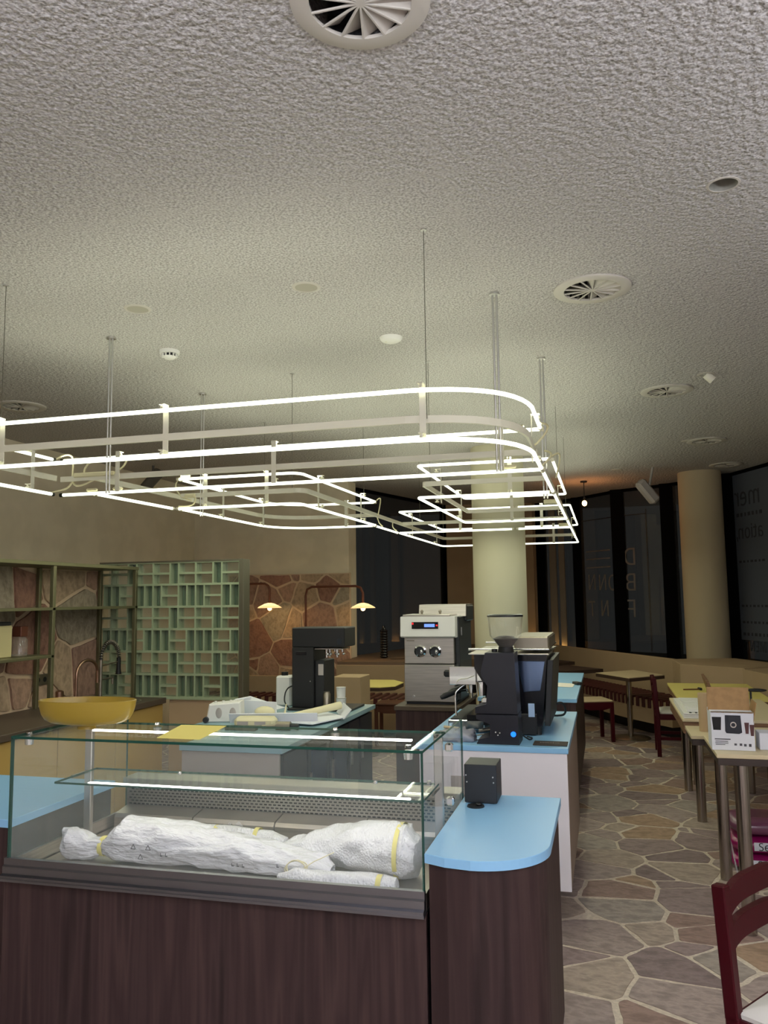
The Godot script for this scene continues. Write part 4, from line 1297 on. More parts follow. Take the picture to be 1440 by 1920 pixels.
# ---------------------------------------------------------------- kitchen side
func kitchen() -> void:
	var mb := MB.new(); mb.bb(-4.2, -4.06, 0.0, 1.94, -6.1, -1.5)
	var w := struct("wall_kitchen", mb, M.wallmortar)
	for p in crazy(Rect2(3.0, 0.9, 3.0, 1.03), Vector2(0.4, 0.36), 0.014, 23):
		var s := MB.new()
		s.prism(p, Vector3(-4.061, 0, 0), Vector3(0, 0, -1), Vector3.UP, 0.017, 0.003)
		obj("stone", s, M.wallstone[rng.randi() % M.wallstone.size()], w)
	# base cabinets and worktop
	var k := 0
	for z in [-2.7, -3.35, -4.0, -4.65, -5.3]:
		var t := thing("base_cabinet", "mustard yellow flat-fronted base cabinet under the dark worktop", "cabinet", Vector3(-3.74, 0, z - 0.325), 0, "kitchen base cabinets")
		mb = MB.new(); mb.bb(-0.3, 0.28, 0.12, 0.855, -0.322, 0.322); obj("body", mb, M.mustard, t)
		mb = MB.new(); mb.bb(0.283, 0.3, 0.125, 0.85, -0.32, 0.32, 0.002); obj("door", mb, M.mustard, t)
		mb = MB.new(); mb.bb(-0.3, 0.22, 0.0, 0.12, -0.322, 0.322); obj("plinth", mb, M.plinth, t)
		k += 1
	var t := thing("worktop", "long dark brown kitchen worktop along the stone wall", "worktop")
	mb = MB.new(); mb.bb(-4.06, -3.41, 0.858, 0.9, -5.945, -2.6, 0.002); obj("slab", mb, M.dark_top, t)
	mb = MB.new(); mb.lathe([Vector2(0.0, 0.0002), Vector2(0.1, 0.0002), Vector2(0.118, 0.0006), Vector2(0.12, 0.0)], Vector3(-3.62, 0.8996, -5.7), 28); obj("sink_rim", mb, M.steel, t)
	# open shelf rack
	t = thing("shelf_rack", "greenish steel shelf rack standing on the worktop against the stone wall", "shelf")
	for q in [[-3.7, -3.9], [-3.7, -4.9], [-3.7, -5.93], [-4.025, -5.17], [-4.025, -5.93], [-4.025, -4.2]]:
		mb = MB.new(); mb.bb(q[0] - 0.015, q[0] + 0.015, 0.9, 1.92, q[1] - 0.015, q[1] + 0.015, 0.002); obj("post", mb, M.green_steel, t)
	mb = MB.new(); mb.bb(-4.05, -3.68, 1.92, 1.945, -5.95, -3.2, 0.002); obj("top_board", mb, M.green_steel, t)
	mb = MB.new(); mb.bb(-4.04, -3.685, 1.61, 1.63, -5.95, -3.2, 0.002); obj("shelf_board", mb, M.green_steel, t)
	mb = MB.new(); mb.bb(-4.04, -3.685, 1.287, 1.307, -4.91, -3.2, 0.002); obj("shelf_board", mb, M.green_steel, t)
	t = thing("storage_tin", "cream storage tin with a black lid on the lower shelf of the rack", "tin", Vector3(-3.86, 1.307, -4.5))
	mb = MB.new(); mb.bb(-0.08, 0.08, 0, 0.21, -0.11, 0.11, 0.008); obj("body", mb, M.cream_tin, t)
	mb = MB.new(); mb.bb(-0.075, 0.075, 0.21, 0.235, -0.105, 0.105, 0.006); obj("lid", mb, M.black, t)
	t = thing("glass_jar", "clear glass jar with a square wooden lid on the lower shelf of the rack", "jar", Vector3(-3.86, 1.307, -4.78))
	mb = MB.new(); mb.lathe([Vector2(0.0, 0.002), Vector2(0.05, 0.002), Vector2(0.05, 0.11), Vector2(0.03, 0.13)], Vector3.ZERO, 24); obj("body", mb, M.clear, t)
	mb = MB.new(); mb.bb(-0.035, 0.035, 0.13, 0.2, -0.035, 0.035, 0.003); obj("lid", mb, M.rust, t)
	t = thing("wall_socket", "double grey power socket on the stone wall below the shelf", "socket", Vector3(-4.044, 1.1, -5.24))
	mb = MB.new(); mb.bb(0, 0.012, -0.04, 0.04, -0.078, 0.078, 0.003); obj("plate", mb, M.steel_dark, t)
	for z in [-0.036, 0.036]:
		mb = MB.new(); mb.cyl(Vector3(0.0115, 0, z), Vector3(0.013, 0, z), 0.019, 0.019, 16); obj("outlet", mb, M.black, t)
	# taps
	t = thing("arched_tap", "copper toned kitchen tap with a tall round arch beside the sink", "tap", Vector3(-3.78, 0.9, -5.43))
	var pts := PackedVector3Array([Vector3(0, 0.0, 0.13), Vector3(0, 0.2, 0.13)])
	for i in 13:
		var a := PI * i / 12.0
		pts.append(Vector3(0, 0.23 + sin(a) * 0.1, cos(a) * 0.13))
	pts.append(Vector3(0, 0.15, -0.13))
	mb = MB.new(); mb.tube(pts, 0.011, 12); obj("spout", mb, M.copper, t)
	mb = MB.new(); mb.cyl(Vector3(0, 0, 0.13), Vector3(0, 0.07, 0.13), 0.02, 0.018, 16); obj("base", mb, M.copper, t)
	mb = MB.new(); mb.cyl(Vector3(0.02, 0.04, 0.13), Vector3(0.055, 0.05, 0.13), 0.006, 0.006, 10); obj("lever", mb, M.black, t)
	t = thing("spring_tap", "professional steel tap with a coiled spring arch and black spray head", "tap", Vector3(-3.78, 0.9, -5.6))
	mb = MB.new(); mb.cyl(Vector3(0, 0, 0), Vector3(0, 0.32, 0), 0.014, 0.014, 14); obj("riser", mb, M.steel_dark, t)
	pts = PackedVector3Array()
	for i in 180:
		var u := i / 179.0
		var a := PI * u
		var c := Vector3(0, 0.32 + sin(a) * 0.13, -0.12 + cos(a) * 0.12)
		var d := Vector3(0, cos(a), -sin(a)).cross(Vector3.RIGHT)
		pts.append(c + (Vector3.RIGHT * cos(u * TAU * 22) + d * sin(u * TAU * 22)) * 0.016)
	mb = MB.new(); mb.tube(pts, 0.0035, 5); obj("spring", mb, M.steel_dark, t)
	pts = PackedVector3Array()
	for i in 13:
		var a := PI * i / 12.0
		pts.append(Vector3(0, 0.32 + sin(a) * 0.13, -0.12 + cos(a) * 0.12))
	mb = MB.new(); mb.tube(pts, 0.009, 8); obj("hose", mb, M.black, t)
	mb = MB.new(); mb.cyl(Vector3(0, 0.32, -0.24), Vector3(0, 0.24, -0.24), 0.017, 0.017, 14); mb.cyl(Vector3(0, 0.24, -0.24), Vector3(0, 0.19, -0.24), 0.017, 0.024, 14); obj("spray_head", mb, M.black, t)
	mb = MB.new(); mb.cyl(Vector3(0, 0.27, 0), Vector3(0, 0.29, -0.24), 0.005, 0.005, 8); obj("holder", mb, M.steel_dark, t)
	mb = MB.new(); mb.cyl(Vector3(0, 0.17, 0), Vector3(0, 0.17, -0.16), 0.008, 0.008, 10); mb.cyl(Vector3(0, 0.17, -0.16), Vector3(0, 0.12, -0.16), 0.009, 0.009, 10); obj("side_spout", mb, M.steel_dark, t)
	mb = MB.new(); mb.lathe([Vector2(0.0, 0.0), Vector2(0.03, 0.0), Vector2(0.03, 0.11), Vector2(0.012, 0.12), Vector2(0.0, 0.12)], Vector3(-3.92, 0.9, -5.3), 18)
	tag(obj("soap_bottle", mb, M.copper), "small copper coloured soap bottle on the dark worktop", "bottle")
	# screen of hollow glazed blocks
	t = thing("block_screen", "openwork screen of pale green hollow glazed blocks in a steel frame beside the shelf rack", "screen")
	mb = MB.new(); mb.bb(-2.785, -2.745, 0.0, 1.99, -6.06, -5.94, 0.003); obj("end_post", mb, M.screen_steel, t)
	mb = MB.new(); mb.bb(-4.05, -2.785, 1.977, 1.99, -6.05, -5.95); obj("top_rail", mb, M.screen_steel, t)
	mb = MB.new(); mb.bb(-4.05, -2.785, 0.885, 0.9, -6.05, -5.95); obj("bottom_rail", mb, M.block, t)
	var uw := 0.0765
	var rh := 1.077 / 6.0
	var shapes := {}
	for s in [[2, 1], [1, 2]]:
		var ww: float = uw * s[0]
		var hh: float = rh * (0.5 if s[0] == 2 else 1.0)
		mb = MB.new()
		var f := 0.0085
		mb.bb(-ww / 2, ww / 2, -hh / 2, -hh / 2 + f, -0.045, 0.045); mb.bb(-ww / 2, ww / 2, hh / 2 - f, hh / 2, -0.045, 0.045)
		mb.bb(-ww / 2, -ww / 2 + f * 0.8, -hh / 2 + f, hh / 2 - f, -0.045, 0.045); mb.bb(ww / 2 - f * 0.8, ww / 2, -hh / 2 + f, hh / 2 - f, -0.045, 0.045)
		var pm := MB.new(); pm.bb(-ww / 2 + f, ww / 2 - f, -hh / 2 + f, hh / 2 - f, -0.02, -0.012)
		shapes[s[0]] = [mb.mesh(), pm.mesh()]
	var rows := [[2, 1, 2], [1, 1, 2, 1], [2, 1, 2], [1, 2, 1, 1], [2, 1, 2], [1, 1, 2, 1]]
	for r in 6:
		var x := -2.787
		var i := 0
		var y1 := 1.977 - rh * r
		while x > -4.0:
			var s: int = rows[r][i % rows[r].size()]
			var ww: float = uw * s
			if s == 2:
				for h in 2:
					var o := inst("glazed_block", shapes[2][0], M.block, t, Transform3D(Basis(), Vector3(x - ww / 2, y1 - rh * (0.25 + 0.5 * h), -6.0)))
					inst("pane", shapes[2][1], M.block_clear, o)
			else:
				var o := inst("glazed_block", shapes[1][0], M.block, t, Transform3D(Basis(), Vector3(x - ww / 2, y1 - rh * 0.5, -6.0)))
				inst("pane", shapes[1][1], M.block_core, o)
			x -= ww
			i += 1
	mb = MB.new(); mb.bb(-3.4, -2.79, 0.0, 0.884, -6.05, -5.975); obj("base_panel", mb, M.beige, t)

# ---------------------------------------------------------------- machines and things on the counters
func bar_machines() -> void:
	# ---- coffee grinder, seen from its side
	var t := thing("coffee_grinder", "tall dark blue-black coffee grinder with a clear bean hopper and a blue light", "grinder", Vector3(0, 0, 0))
	var mb := MB.new()
	mb.prism(V2([-0.692, 0.886, -0.468, 0.886, -0.473, 1.035, -0.698, 1.035, -0.694, 1.012, -0.622, 0.985, -0.622, 0.918, -0.685, 0.905]), Vector3(0, 0, -4.64), Vector3.RIGHT, Vector3.UP, 0.19, 0.004)
	obj("base", mb, M.grinder, t)
	mb = MB.new()
	mb.prism(V2([-0.7, 1.04, -0.474, 1.04, -0.484, 1.362, -0.64, 1.362, -0.666, 1.262, -0.663, 1.24, -0.632, 1.186, -0.64, 1.09, -0.7, 1.072]), Vector3(0, 0, -4.64), Vector3.RIGHT, Vector3.UP, 0.185, 0.006)
	obj("body", mb, M.grinder, t)
	mb = MB.new(); mb.bb(-0.695, -0.468, 0.88, 0.886, -4.63, -4.455); obj("foot", mb, M.black, t)
	mb = MB.new(); mb.cyl(Vector3(-0.537, 1.362, -4.55), Vector3(-0.537, 1.39, -4.55), 0.045, 0.04, 24); mb.cyl(Vector3(-0.6, 1.36, -4.55), Vector3(-0.6, 1.378, -4.55), 0.016, 0.016, 12); obj("collar", mb, M.black, t)
	mb = MB.new(); mb.lathe([Vector2(0.038, 1.39), Vector2(0.086, 1.45), Vector2(0.096, 1.555)], Vector3(-0.537, 0, -4.55), 32)
	var hp := obj("hopper", mb, M.clear, t)
	mb = MB.new(); mb.lathe([Vector2(0.0, 1.567), Vector2(0.09, 1.567), Vector2(0.099, 1.56), Vector2(0.099, 1.553), Vector2(0.0, 1.553)], Vector3(-0.537, 0, -4.55), 32); obj("lid", mb, M.black_gloss, hp)
	mb = MB.new(); mb.lathe([Vector2(0.036, 1.391), Vector2(0.07, 1.434), Vector2(0.04, 1.447), Vector2(0.0, 1.45)], Vector3(-0.537, 0, -4.55), 24); obj("coffee_beans", mb, M.beans, hp)
	mb = MB.new(); mb.cyl(Vector3(-0.498, 0.937, -4.448), Vector3(-0.498, 0.937, -4.443), 0.014, 0.014, 20); obj("blue_light", mb, M.blue_glow, t)
	mb = MB.new(); mb.box(Vector3(-0.65, 0.945, -4.54), Vector3(0.09, 0.014, 0.05), 0.003, Basis(Vector3.BACK, 0.15)); mb.box(Vector3(-0.665, 0.925, -4.5), Vector3(0.075, 0.006, 0.012), 0.002, Basis(Vector3.BACK, 0.2)); obj("fork", mb, M.chrome, t)
	for q in [[-0.592, 0.945], [-0.58, 0.93], [-0.57, 0.942]]:
		mb = MB.new(); mb.cyl(Vector3(q[0], q[1], -4.452), Vector3(q[0], q[1], -4.444), 0.0035, 0.0035, 8); obj("button", mb, M.white_plastic, t)
	mb = MB.new(); mb.cyl(Vector3(-0.675, 1.125, -4.55), Vector3(-0.675, 1.2, -4.55), 0.028, 0.034, 20); mb.box(Vector3(-0.65, 1.1, -4.55), Vector3(0.05, 0.03, 0.06), 0.006); obj("dosing_chute", mb, M.chrome, t)
	pts_cable("power_cable", [[-0.46, 0.91, -4.58], [-0.43, 0.888, -4.6], [-0.42, 0.886, -4.66], [-0.45, 0.886, -4.7]], 0.004, M.black, t)
	# ---- espresso machine with its groups towards the staff side
	t = thing("espresso_machine", "chrome and black two-group espresso machine behind the grinder", "coffee machine", Vector3(0, 0, 0))
	mb = MB.new(); mb.prism(V2([-0.8, 0.93, -0.37, 0.93, -0.335, 1.3, -0.335, 1.33, -0.75, 1.33, -0.75, 1.25, -0.69, 1.15, -0.69, 0.985, -0.8, 0.985]), Vector3(0, 0, -5.48), Vector3.RIGHT, Vector3.UP, 0.7, 0.005); obj("body", mb, M.black_gloss, t)
	mb = MB.new(); mb.prism(V2([-0.5, 1.295, -0.345, 1.295, -0.375, 1.13, -0.47, 1.12]), Vector3(0, 0, -4.78), Vector3.RIGHT, Vector3.UP, 0.008, 0.002); obj("side_panel", mb, M.chrome_blue, t)
	mb = MB.new(); mb.bb(-0.78, -0.32, 1.33, 1.338, -5.5, -4.76, 0.002); obj("cup_tray", mb, M.steel, t)
	for q in [[-4.77], [-5.49]]:
		mb = MB.new(); mb.cyl(Vector3(-0.78, 1.362, q[0]), Vector3(-0.32, 1.362, q[0]), 0.006, 0.006, 8); obj("tray_rail", mb, M.chrome, t)
	mb = MB.new(); mb.cyl(Vector3(-0.325, 1.362, -5.49), Vector3(-0.325, 1.362, -4.77), 0.006, 0.006, 8); obj("tray_rail", mb, M.chrome, t)
	mb = MB.new(); mb.box(Vector3(-0.42, 1.395, -5.1), Vector3(0.2, 0.075, 0.6), 0.008); obj("rear_cover", mb, M.steel_dark, t)
	mb = MB.new(); mb.bb(-0.49, -0.4, 0.885, 1.0, -5.4, -4.76, 0.004); obj("service_box", mb, M.black, t)
	mb = MB.new(); mb.bb(-0.445, -0.41, 0.985, 1.06, -4.762, -4.757, 0.001); obj("rating_plate", mb, M.plate_blue, t)
	mb = MB.new(); mb.bb(-0.91, -0.75, 1.15, 1.255, -4.86, -4.835, 0.003); obj("front_panel", mb, M.chrome, t)
	mb = MB.new(); mb.bb(-0.9, -0.7, 1.16, 1.255, -5.45, -4.86, 0.006); obj("front_hood", mb, M.chrome, t)
	pts_cable("trim_line", [[-0.865, 1.165, -4.832], [-0.845, 1.182, -4.832], [-0.8, 1.188, -4.832], [-0.76, 1.205, -4.832]], 0.003, M.white_metal, t)
	mb = MB.new(); mb.box(Vector3(-0.935, 1.205, -4.95), Vector3(0.055, 0.042, 0.04), 0.01); obj("steam_knob", mb, M.black, t)
	for z in [-4.98, -5.25]:
		mb = MB.new(); mb.cyl(Vector3(-0.8, 1.16, z), Vector3(-0.8, 1.115, z), 0.036, 0.034, 20); mb.cyl(Vector3(-0.8, 1.115, z), Vector3(-0.8, 1.09, z), 0.032, 0.028, 20)
		var g := obj("group_head", mb, M.chrome, t)
		mb = MB.new(); mb.cyl(Vector3(-0.83, 1.105, z), Vector3(-0.87, 1.1, z + 0.02), 0.007, 0.007, 10); mb.cyl(Vector3(-0.8, 1.09, z), Vector3(-0.8, 1.06, z), 0.008, 0.006, 10); obj("portafilter", mb, M.chrome, g)
		mb = MB.new(); mb.tube(PackedVector3Array([Vector3(-0.865, 1.1, z + 0.018), Vector3(-0.9, 1.095, z + 0.035), Vector3(-0.955, 1.075, z + 0.07), Vector3(-0.975, 1.065, z + 0.08)]), 0.014, 12, true, PackedFloat32Array([0.011, 0.016, 0.018, 0.012])); obj("handle", mb, M.black, g)
	pts_cable("steam_wand", [[-0.82, 1.15, -4.88], [-0.86, 1.12, -4.87], [-0.88, 1.08, -4.86], [-0.875, 0.97, -4.85]], 0.006, M.chrome, t)
	mb = MB.new(); mb.bb(-0.91, -0.7, 0.9, 0.955, -5.46, -4.78, 0.004); obj("drip_tray", mb, M.chrome, t)
	mb = MB.new(); mb.bb(-0.9, -0.71, 0.955, 0.96, -5.44, -4.8); obj("drip_grid", mb, M.black, t)
	for q in [[-0.88, -4.82], [-0.88, -5.42], [-0.4, -5.42], [-0.4, -4.82]]:
		mb = MB.new(); mb.cyl(Vector3(q[0], HC, q[1]), Vector3(q[0], 0.93, q[1]), 0.022, 0.022, 14); obj("foot", mb, M.black, t)
	mb = MB.new(); mb.prism(V2([-0.36, 0.93, -0.33, 0.93, -0.3, 1.3, -0.335, 1.3]), Vector3(0, 0, -5.47), Vector3.RIGHT, Vector3.UP, 0.66, 0.003); obj("rear_panel", mb, M.side_dark, t)
	pts_cable("supply_hose", [[-0.35, 0.97, -5.4], [-0.3, 0.985, -5.42], [-0.275, 0.95, -5.45], [-0.29, 0.9, -5.5], [-0.36, 0.89, -5.52]], 0.007, M.black, t)
	# ---- small things on the coffee counter
	t = thing("bar_mat", "dark rubber bar mat with pale lettering at the edge of the coffee counter", "mat")
	mb = MB.new(); mb.bb(-0.4, -0.222, HC, HC + 0.006, -4.58, -4.46, 0.002); obj("mat", mb, M.mat_brown, t)
	for k in 12:
		mb = MB.new(); mb.bb(-0.366 + k * 0.0085, -0.366 + k * 0.0085 + (0.004 if k < 9 else 0.007), HC + 0.006, HC + 0.0066, -4.535 if k < 9 else -4.526, -4.515 if k < 9 else -4.522); obj("print_mark", mb, M.grey_lam, t)
	t = thing("crumpled_bag", "crumpled grey plastic bag lying by the foot of the grinder", "bag", Vector3(-0.815, HC, -4.56))
	var f := FastNoiseLite.new()
	f.seed = 31
	f.frequency = 14.0
	var g := []
	for i in 19:
		var row := []
		var v := PI * i / 18.0
		for j in 24:
			var a := TAU * j / 24.0
			var p := Vector3(sin(v) * cos(a) * 0.11, maxf(0.0, cos(v) * 0.05 + 0.012), sin(v) * sin(a) * 0.08)
			var h := 1.0 + 0.55 * f.get_noise_3dv(p * 2.0 + Vector3(0, v * 0.03, 0))
			row.append(Vector3(p.x * h, p.y * (h + 0.2 * f.get_noise_2d(i * 0.4, j * 0.5)), p.z * h))
		g.append(row)
	g.reverse()
	mb = MB.new(); mb.grid(g, true); obj("bag", mb, M.bag_grey, t)
	mb = MB.new(); mb.cyl(Vector3(-0.9, HC + 0.062, -4.6), Vector3(-0.81, HC + 0.06, -4.57), 0.008, 0.008, 10)
	tag(obj("wooden_stick", mb, M.table_cream), "short pale wooden stick on the crumpled grey bag", "stick")
	mb = MB.new(); mb.prism(V2([-0.47, 7.35, -0.3, 7.3, -0.29, 7.6, -0.44, 7.66]), Vector3(0, HC + 0.002, 0), Vector3.RIGHT, Vector3(0, 0, -1), 0.002)
	tag(obj("paper_leaflet", mb, M.paper), "white paper leaflet lying on the order counter", "paper")
	mb = MB.new(); mb.box(Vector3(-0.27, HC + 0.013, -7.55), Vector3(0.05, 0.025, 0.1), 0.005, Basis(Vector3.UP, 0.5))
	tag(obj("stapler", mb, M.black), "small dark gadget beside the white leaflet on the order counter", "gadget")
	# ---- soft ice machine
	t = thing("soft_ice_machine", "steel soft ice machine with a white head, red and blue display and two round spouts", "ice machine", Vector3(-1.277, HC, -6.0))
	mb = MB.new(); mb.bb(-0.19, 0.19, 0.02, 0.29, -0.6, 0.0, 0.004); obj("lower_front", mb, M.steel, t)
	mb = MB.new(); mb.bb(-0.188, 0.188, 0.297, 0.49, -0.6, -0.004, 0.004); obj("upper_front", mb, M.steel, t)
	mb = MB.new(); mb.bb(-0.185, 0.185, 0.29, 0.297, -0.6, -0.012); obj("joint", mb, M.black, t)
	mb = MB.new(); mb.prism(V2([-0.6, 0.49, 0.03, 0.49, 0.045, 0.5, 0.035, 0.645, -0.6, 0.645]), Vector3(0.207, 0, 0), Vector3(0, 0, 1), Vector3.UP, 0.414, 0.004); obj("head", mb, M.white_plastic, t)
	mb = MB.new(); mb.bb(-0.118, 0.082, 0.555, 0.605, 0.041, 0.046, 0.001)
	var dp := obj("display_panel", mb, M.black_gloss, t)
	mb = MB.new(); mb.bb(-0.022, 0.056, 0.568, 0.591, 0.046, 0.0475); obj("screen", mb, M.lcd, dp)
	for x in [-0.11, 0.072]:
		mb = MB.new(); mb.bb(x - 0.006, x + 0.006, 0.575 if x > 0 else 0.587, 0.585 if x > 0 else 0.6, 0.046, 0.0475); obj("red_light", mb, M.red_glow, dp)
	mb = MB.new(); mb.bb(-0.19, 0.17, 0.645, 0.66, -0.3, 0.03, 0.003); obj("hopper_cover", mb, M.steel, t)
	for x in [-0.07, 0.07]:
		mb = MB.new(); mb.cyl(Vector3(x, 0.66, -0.1), Vector3(x, 0.672, -0.1), 0.008, 0.008, 10); mb.ball(Vector3(x, 0.68, -0.1), Vector3(0.012, 0.014, 0.012), 12, 8); obj("cover_knob", mb, M.steel_dark, t)
	mb = MB.new(); mb.prism(V2([-0.6, 0.64, -0.25, 0.64, -0.27, 0.73, -0.6, 0.73]), Vector3(0.24, 0, 0), Vector3(0, 0, 1), Vector3.UP, 0.37, 0.004); obj("rear_hopper", mb, M.steel, t)
	mb = MB.new(); mb.bb(0.19, 0.222, 0.03, 0.64, -0.6, -0.06, 0.004)
	mb.bb(0.2, 0.245, 0.6, 0.725, -0.6, -0.3, 0.01); obj("side_cover", mb, M.side_dark, t)
	for y in [0.5, 0.22]:
		mb = MB.new(); mb.bb(0.222, 0.228, y, y + 0.06, -0.14, -0.125, 0.001); obj("side_latch", mb, M.alu, t)
	for x in [-0.065, 0.048]:
		mb = MB.new(); mb.lathe([Vector2(0.03, 0.0), Vector2(0.043, 0.002), Vector2(0.045, 0.014), Vector2(0.034, 0.02), Vector2(0.03, 0.006)], Vector3(x, 0.39, -0.004), 28, 1, 1, Basis(Vector3.RIGHT, PI / 2))
		var sp := obj("spout_ring", mb, M.chrome, t)
		mb = MB.new(); mb.cyl(Vector3(x, 0.39, -0.004), Vector3(x, 0.39, 0.004), 0.032, 0.032, 24); obj("spout_face", mb, M.navy_black, sp)
		mb = MB.new(); mb.ball(Vector3(x + 0.01, 0.385, 0.01), Vector3(0.012, 0.018, 0.012), 12, 8); obj("nozzle", mb, M.chrome, sp)
	mb = MB.new(); mb.bb(-0.17, -0.11, 0.462, 0.47, -0.004, -0.002); obj("badge", mb, M.steel_dark, t)
	mb = MB.new(); mb.cyl(Vector3(-0.12, 0.06, 0), Vector3(-0.12, 0.06, 0.012), 0.008, 0.008, 12); mb.cyl(Vector3(0.12, 0.05, 0), Vector3(0.12, 0.05, 0.012), 0.008, 0.008, 12); obj("bolt", mb, M.alu, t)
	mb = MB.new(); mb.bb(-0.18, 0.2, 0.0, 0.02, -0.58, -0.02); obj("base", mb, M.black, t)
	# ---- black automatic machine on the island
	t = thing("filter_grinder", "tall matt black shop grinder with a jutting head and steel parts under it", "grinder", Vector3(-2.0, HC, -5.72))
	mb = MB.new(); mb.bb(-0.2, 0.2, 0.44, 0.58, -0.13, 0.13, 0.006); obj("head", mb, M.black, t)
	mb = MB.new(); mb.bb(-0.2, -0.035, 0.015, 0.44, -0.13, 0.13, 0.004); obj("tower", mb, M.black, t)
	mb = MB.new(); mb.bb(-0.035, 0.035, 0.015, 0.345, -0.13, 0.1, 0.004); obj("back_plate", mb, M.black_soft, t)
	mb = MB.new(); mb.bb(-0.17, -0.09, 0.385, 0.41, 0.13, 0.133, 0.001); obj("slot", mb, M.black_gloss, t)
	mb = MB.new(); mb.bb(-0.03, 0.18, 0.425, 0.432, -0.06, 0.12, 0.001); obj("shelf_plate", mb, M.steel, t)
	for q in [[0.02, 0.02], [0.06, 0.05], [0.09, 0.02], [0.12, 0.06], [0.15, 0.03], [0.05, 0.09]]:
		mb = MB.new(); mb.cyl(Vector3(q[0], 0.425, q[1]), Vector3(q[0], 0.385 + 0.02 * sin(q[0] * 90), q[1]), 0.012, 0.009, 12); mb.ball(Vector3(q[0] + 0.012, 0.39, q[1] + 0.01), Vector3(0.012, 0.01, 0.012), 10, 6); obj("outlet", mb, M.chrome, t)
	mb = MB.new(); mb.bb(0.145, 0.175, 0.46, 0.5, 0.13, 0.134, 0.001); obj("switch_plate", mb, M.navy, t)
	mb = MB.new(); mb.bb(-0.01, 0.03, 0.24, 0.32, 0.1, 0.104, 0.002); obj("label_plate", mb, M.grey_lam, t)
	mb = MB.new(); mb.cyl(Vector3(-0.06, 0.2, 0.13), Vector3(-0.06, 0.2, 0.134), 0.004, 0.004, 8); obj("lock", mb, M.alu, t)
	mb = MB.new(); mb.bb(-0.21, 0.26, 0.0, 0.015, -0.15, 0.2, 0.003); obj("base", mb, M.black, t)
	pts_cable("power_cable", [[-0.2, 0.16, 0.0], [-0.26, 0.14, 0.06], [-0.27, 0.06, 0.1], [-0.22, 0.01, 0.14]], 0.005, M.black, t)
	mb = MB.new(); mb.lathe([Vector2(0.0, 0.0), Vector2(0.026, 0.0), Vector2(0.028, 0.1), Vector2(0.022, 0.106), Vector2(0.022, 0.115), Vector2(0.0, 0.115)], Vector3(-1.93, HC + 0.016, -5.57), 20)
	tag(obj("steel_shaker", mb, M.steel_dark), "small dark steel shaker in front of the black shop grinder", "shaker")
	for k in 2:
		mb = MB.new()
		mb.lathe([Vector2(0.0, 0.002), Vector2(0.032 - 0.002 * k, 0.0), Vector2(0.036 - 0.003 * k, 0.072), Vector2(0.038 - 0.003 * k, 0.074), Vector2(0.034 - 0.003 * k, 0.07), Vector2(0.0, 0.066)], Vector3(-1.82, HC + 0.017 + 0.075 * k, -5.56), 24)
		tag(obj("white_cup", mb, M.white_plastic), ["lower white cup of the two stacked beside the black shop grinder", "upper white cup of the two stacked beside the black shop grinder"][k], "cup", "stacked white cups")
	t = thing("white_canister", "off-white upright canister with a black cap beside the black shop grinder", "canister", Vector3(-2.33, HC, -5.8))
	mb = MB.new(); mb.bb(-0.06, 0.06, 0.0, 0.22, -0.06, 0.06, 0.012); obj("body", mb, M.white_plastic, t)
	mb = MB.new(); mb.cyl(Vector3(-0.01, 0.22, 0), Vector3(-0.01, 0.245, 0), 0.026, 0.026, 16); obj("cap", mb, M.black, t)
	# white toaster-like unit
	t = thing("socket_block", "white moulded plastic unit with two oval hollows on the island", "device", Vector3(-2.42, HC, -4.98), 0.25)
	mb = MB.new(); mb.prism(V2([-0.12, 0.0, 0.11, 0.0, 0.105, 0.13, -0.1, 0.115]), Vector3(0, 0, -0.07), Vector3.RIGHT, Vector3.UP, 0.13, 0.008); obj("body", mb, M.white_plastic, t)
	for x in [-0.035, 0.055]:
		mb = MB.new(); mb.ball(Vector3(x, 0.06, 0.058), Vector3(0.022, 0.036, 0.006), 18, 10); obj("oval_hollow", mb, M.grey_lam, t)
	for x in [-0.07, -0.02, 0.03, 0.08]:
		mb = MB.new(); mb.cyl(Vector3(x, 0.118, -0.01), Vector3(x, 0.132 + 0.06 * x, -0.01), 0.009, 0.009, 12); obj("stud", mb, M.white_plastic, t)
	mb = MB.new(); mb.cyl(Vector3(-0.115, 0.02, 0.05), Vector3(-0.115, 0.02, 0.09), 0.018, 0.018, 16); obj("knob", mb, M.navy_black, t)
	# packaging and machine parts
	t = thing("packing_tray", "white folded card packing tray lying open on the island", "packaging", Vector3(-2.05, HC + 0.002, -5.12))
	mb = MB.new(); mb.prism(V2([-0.3, 0.12, 0.2, 0.24, 0.39, 0.05, 0.28, -0.28, -0.22, -0.16]), Vector3(0, 0.012, 0), Vector3.RIGHT, Vector3(0, 0, -1), 0.006); obj("sheet", mb, M.card_white, t)
	mb = MB.new(); mb.box(Vector3(0.34, 0.04, -0.16), Vector3(0.006, 0.08, 0.36), 0.001, Basis(Vector3.UP, 0.45) * Basis(Vector3.BACK, -0.7)); mb.box(Vector3(0.0, 0.04, 0.23), Vector3(0.56, 0.07, 0.006), 0.001, Basis(Vector3.UP, 0.22) * Basis(Vector3.RIGHT, 0.5)); obj("flap", mb, M.card_white, t)
	mb = MB.new(); mb.box(Vector3(-0.28, 0.07, -0.2), Vector3(0.3, 0.006, 0.18), 0.001, Basis(Vector3.UP, -0.2) * Basis(Vector3.BACK, -0.22)); mb.box(Vector3(-0.4, 0.06, -0.14), Vector3(0.006, 0.11, 0.2), 0.001, Basis(Vector3.UP, -0.2) * Basis(Vector3.BACK, -0.35)); mb.box(Vector3(-0.25, 0.05, -0.1), Vector3(0.3, 0.1, 0.006), 0.001, Basis(Vector3.UP, -0.2)); obj("tray_end", mb, M.card_white, t)
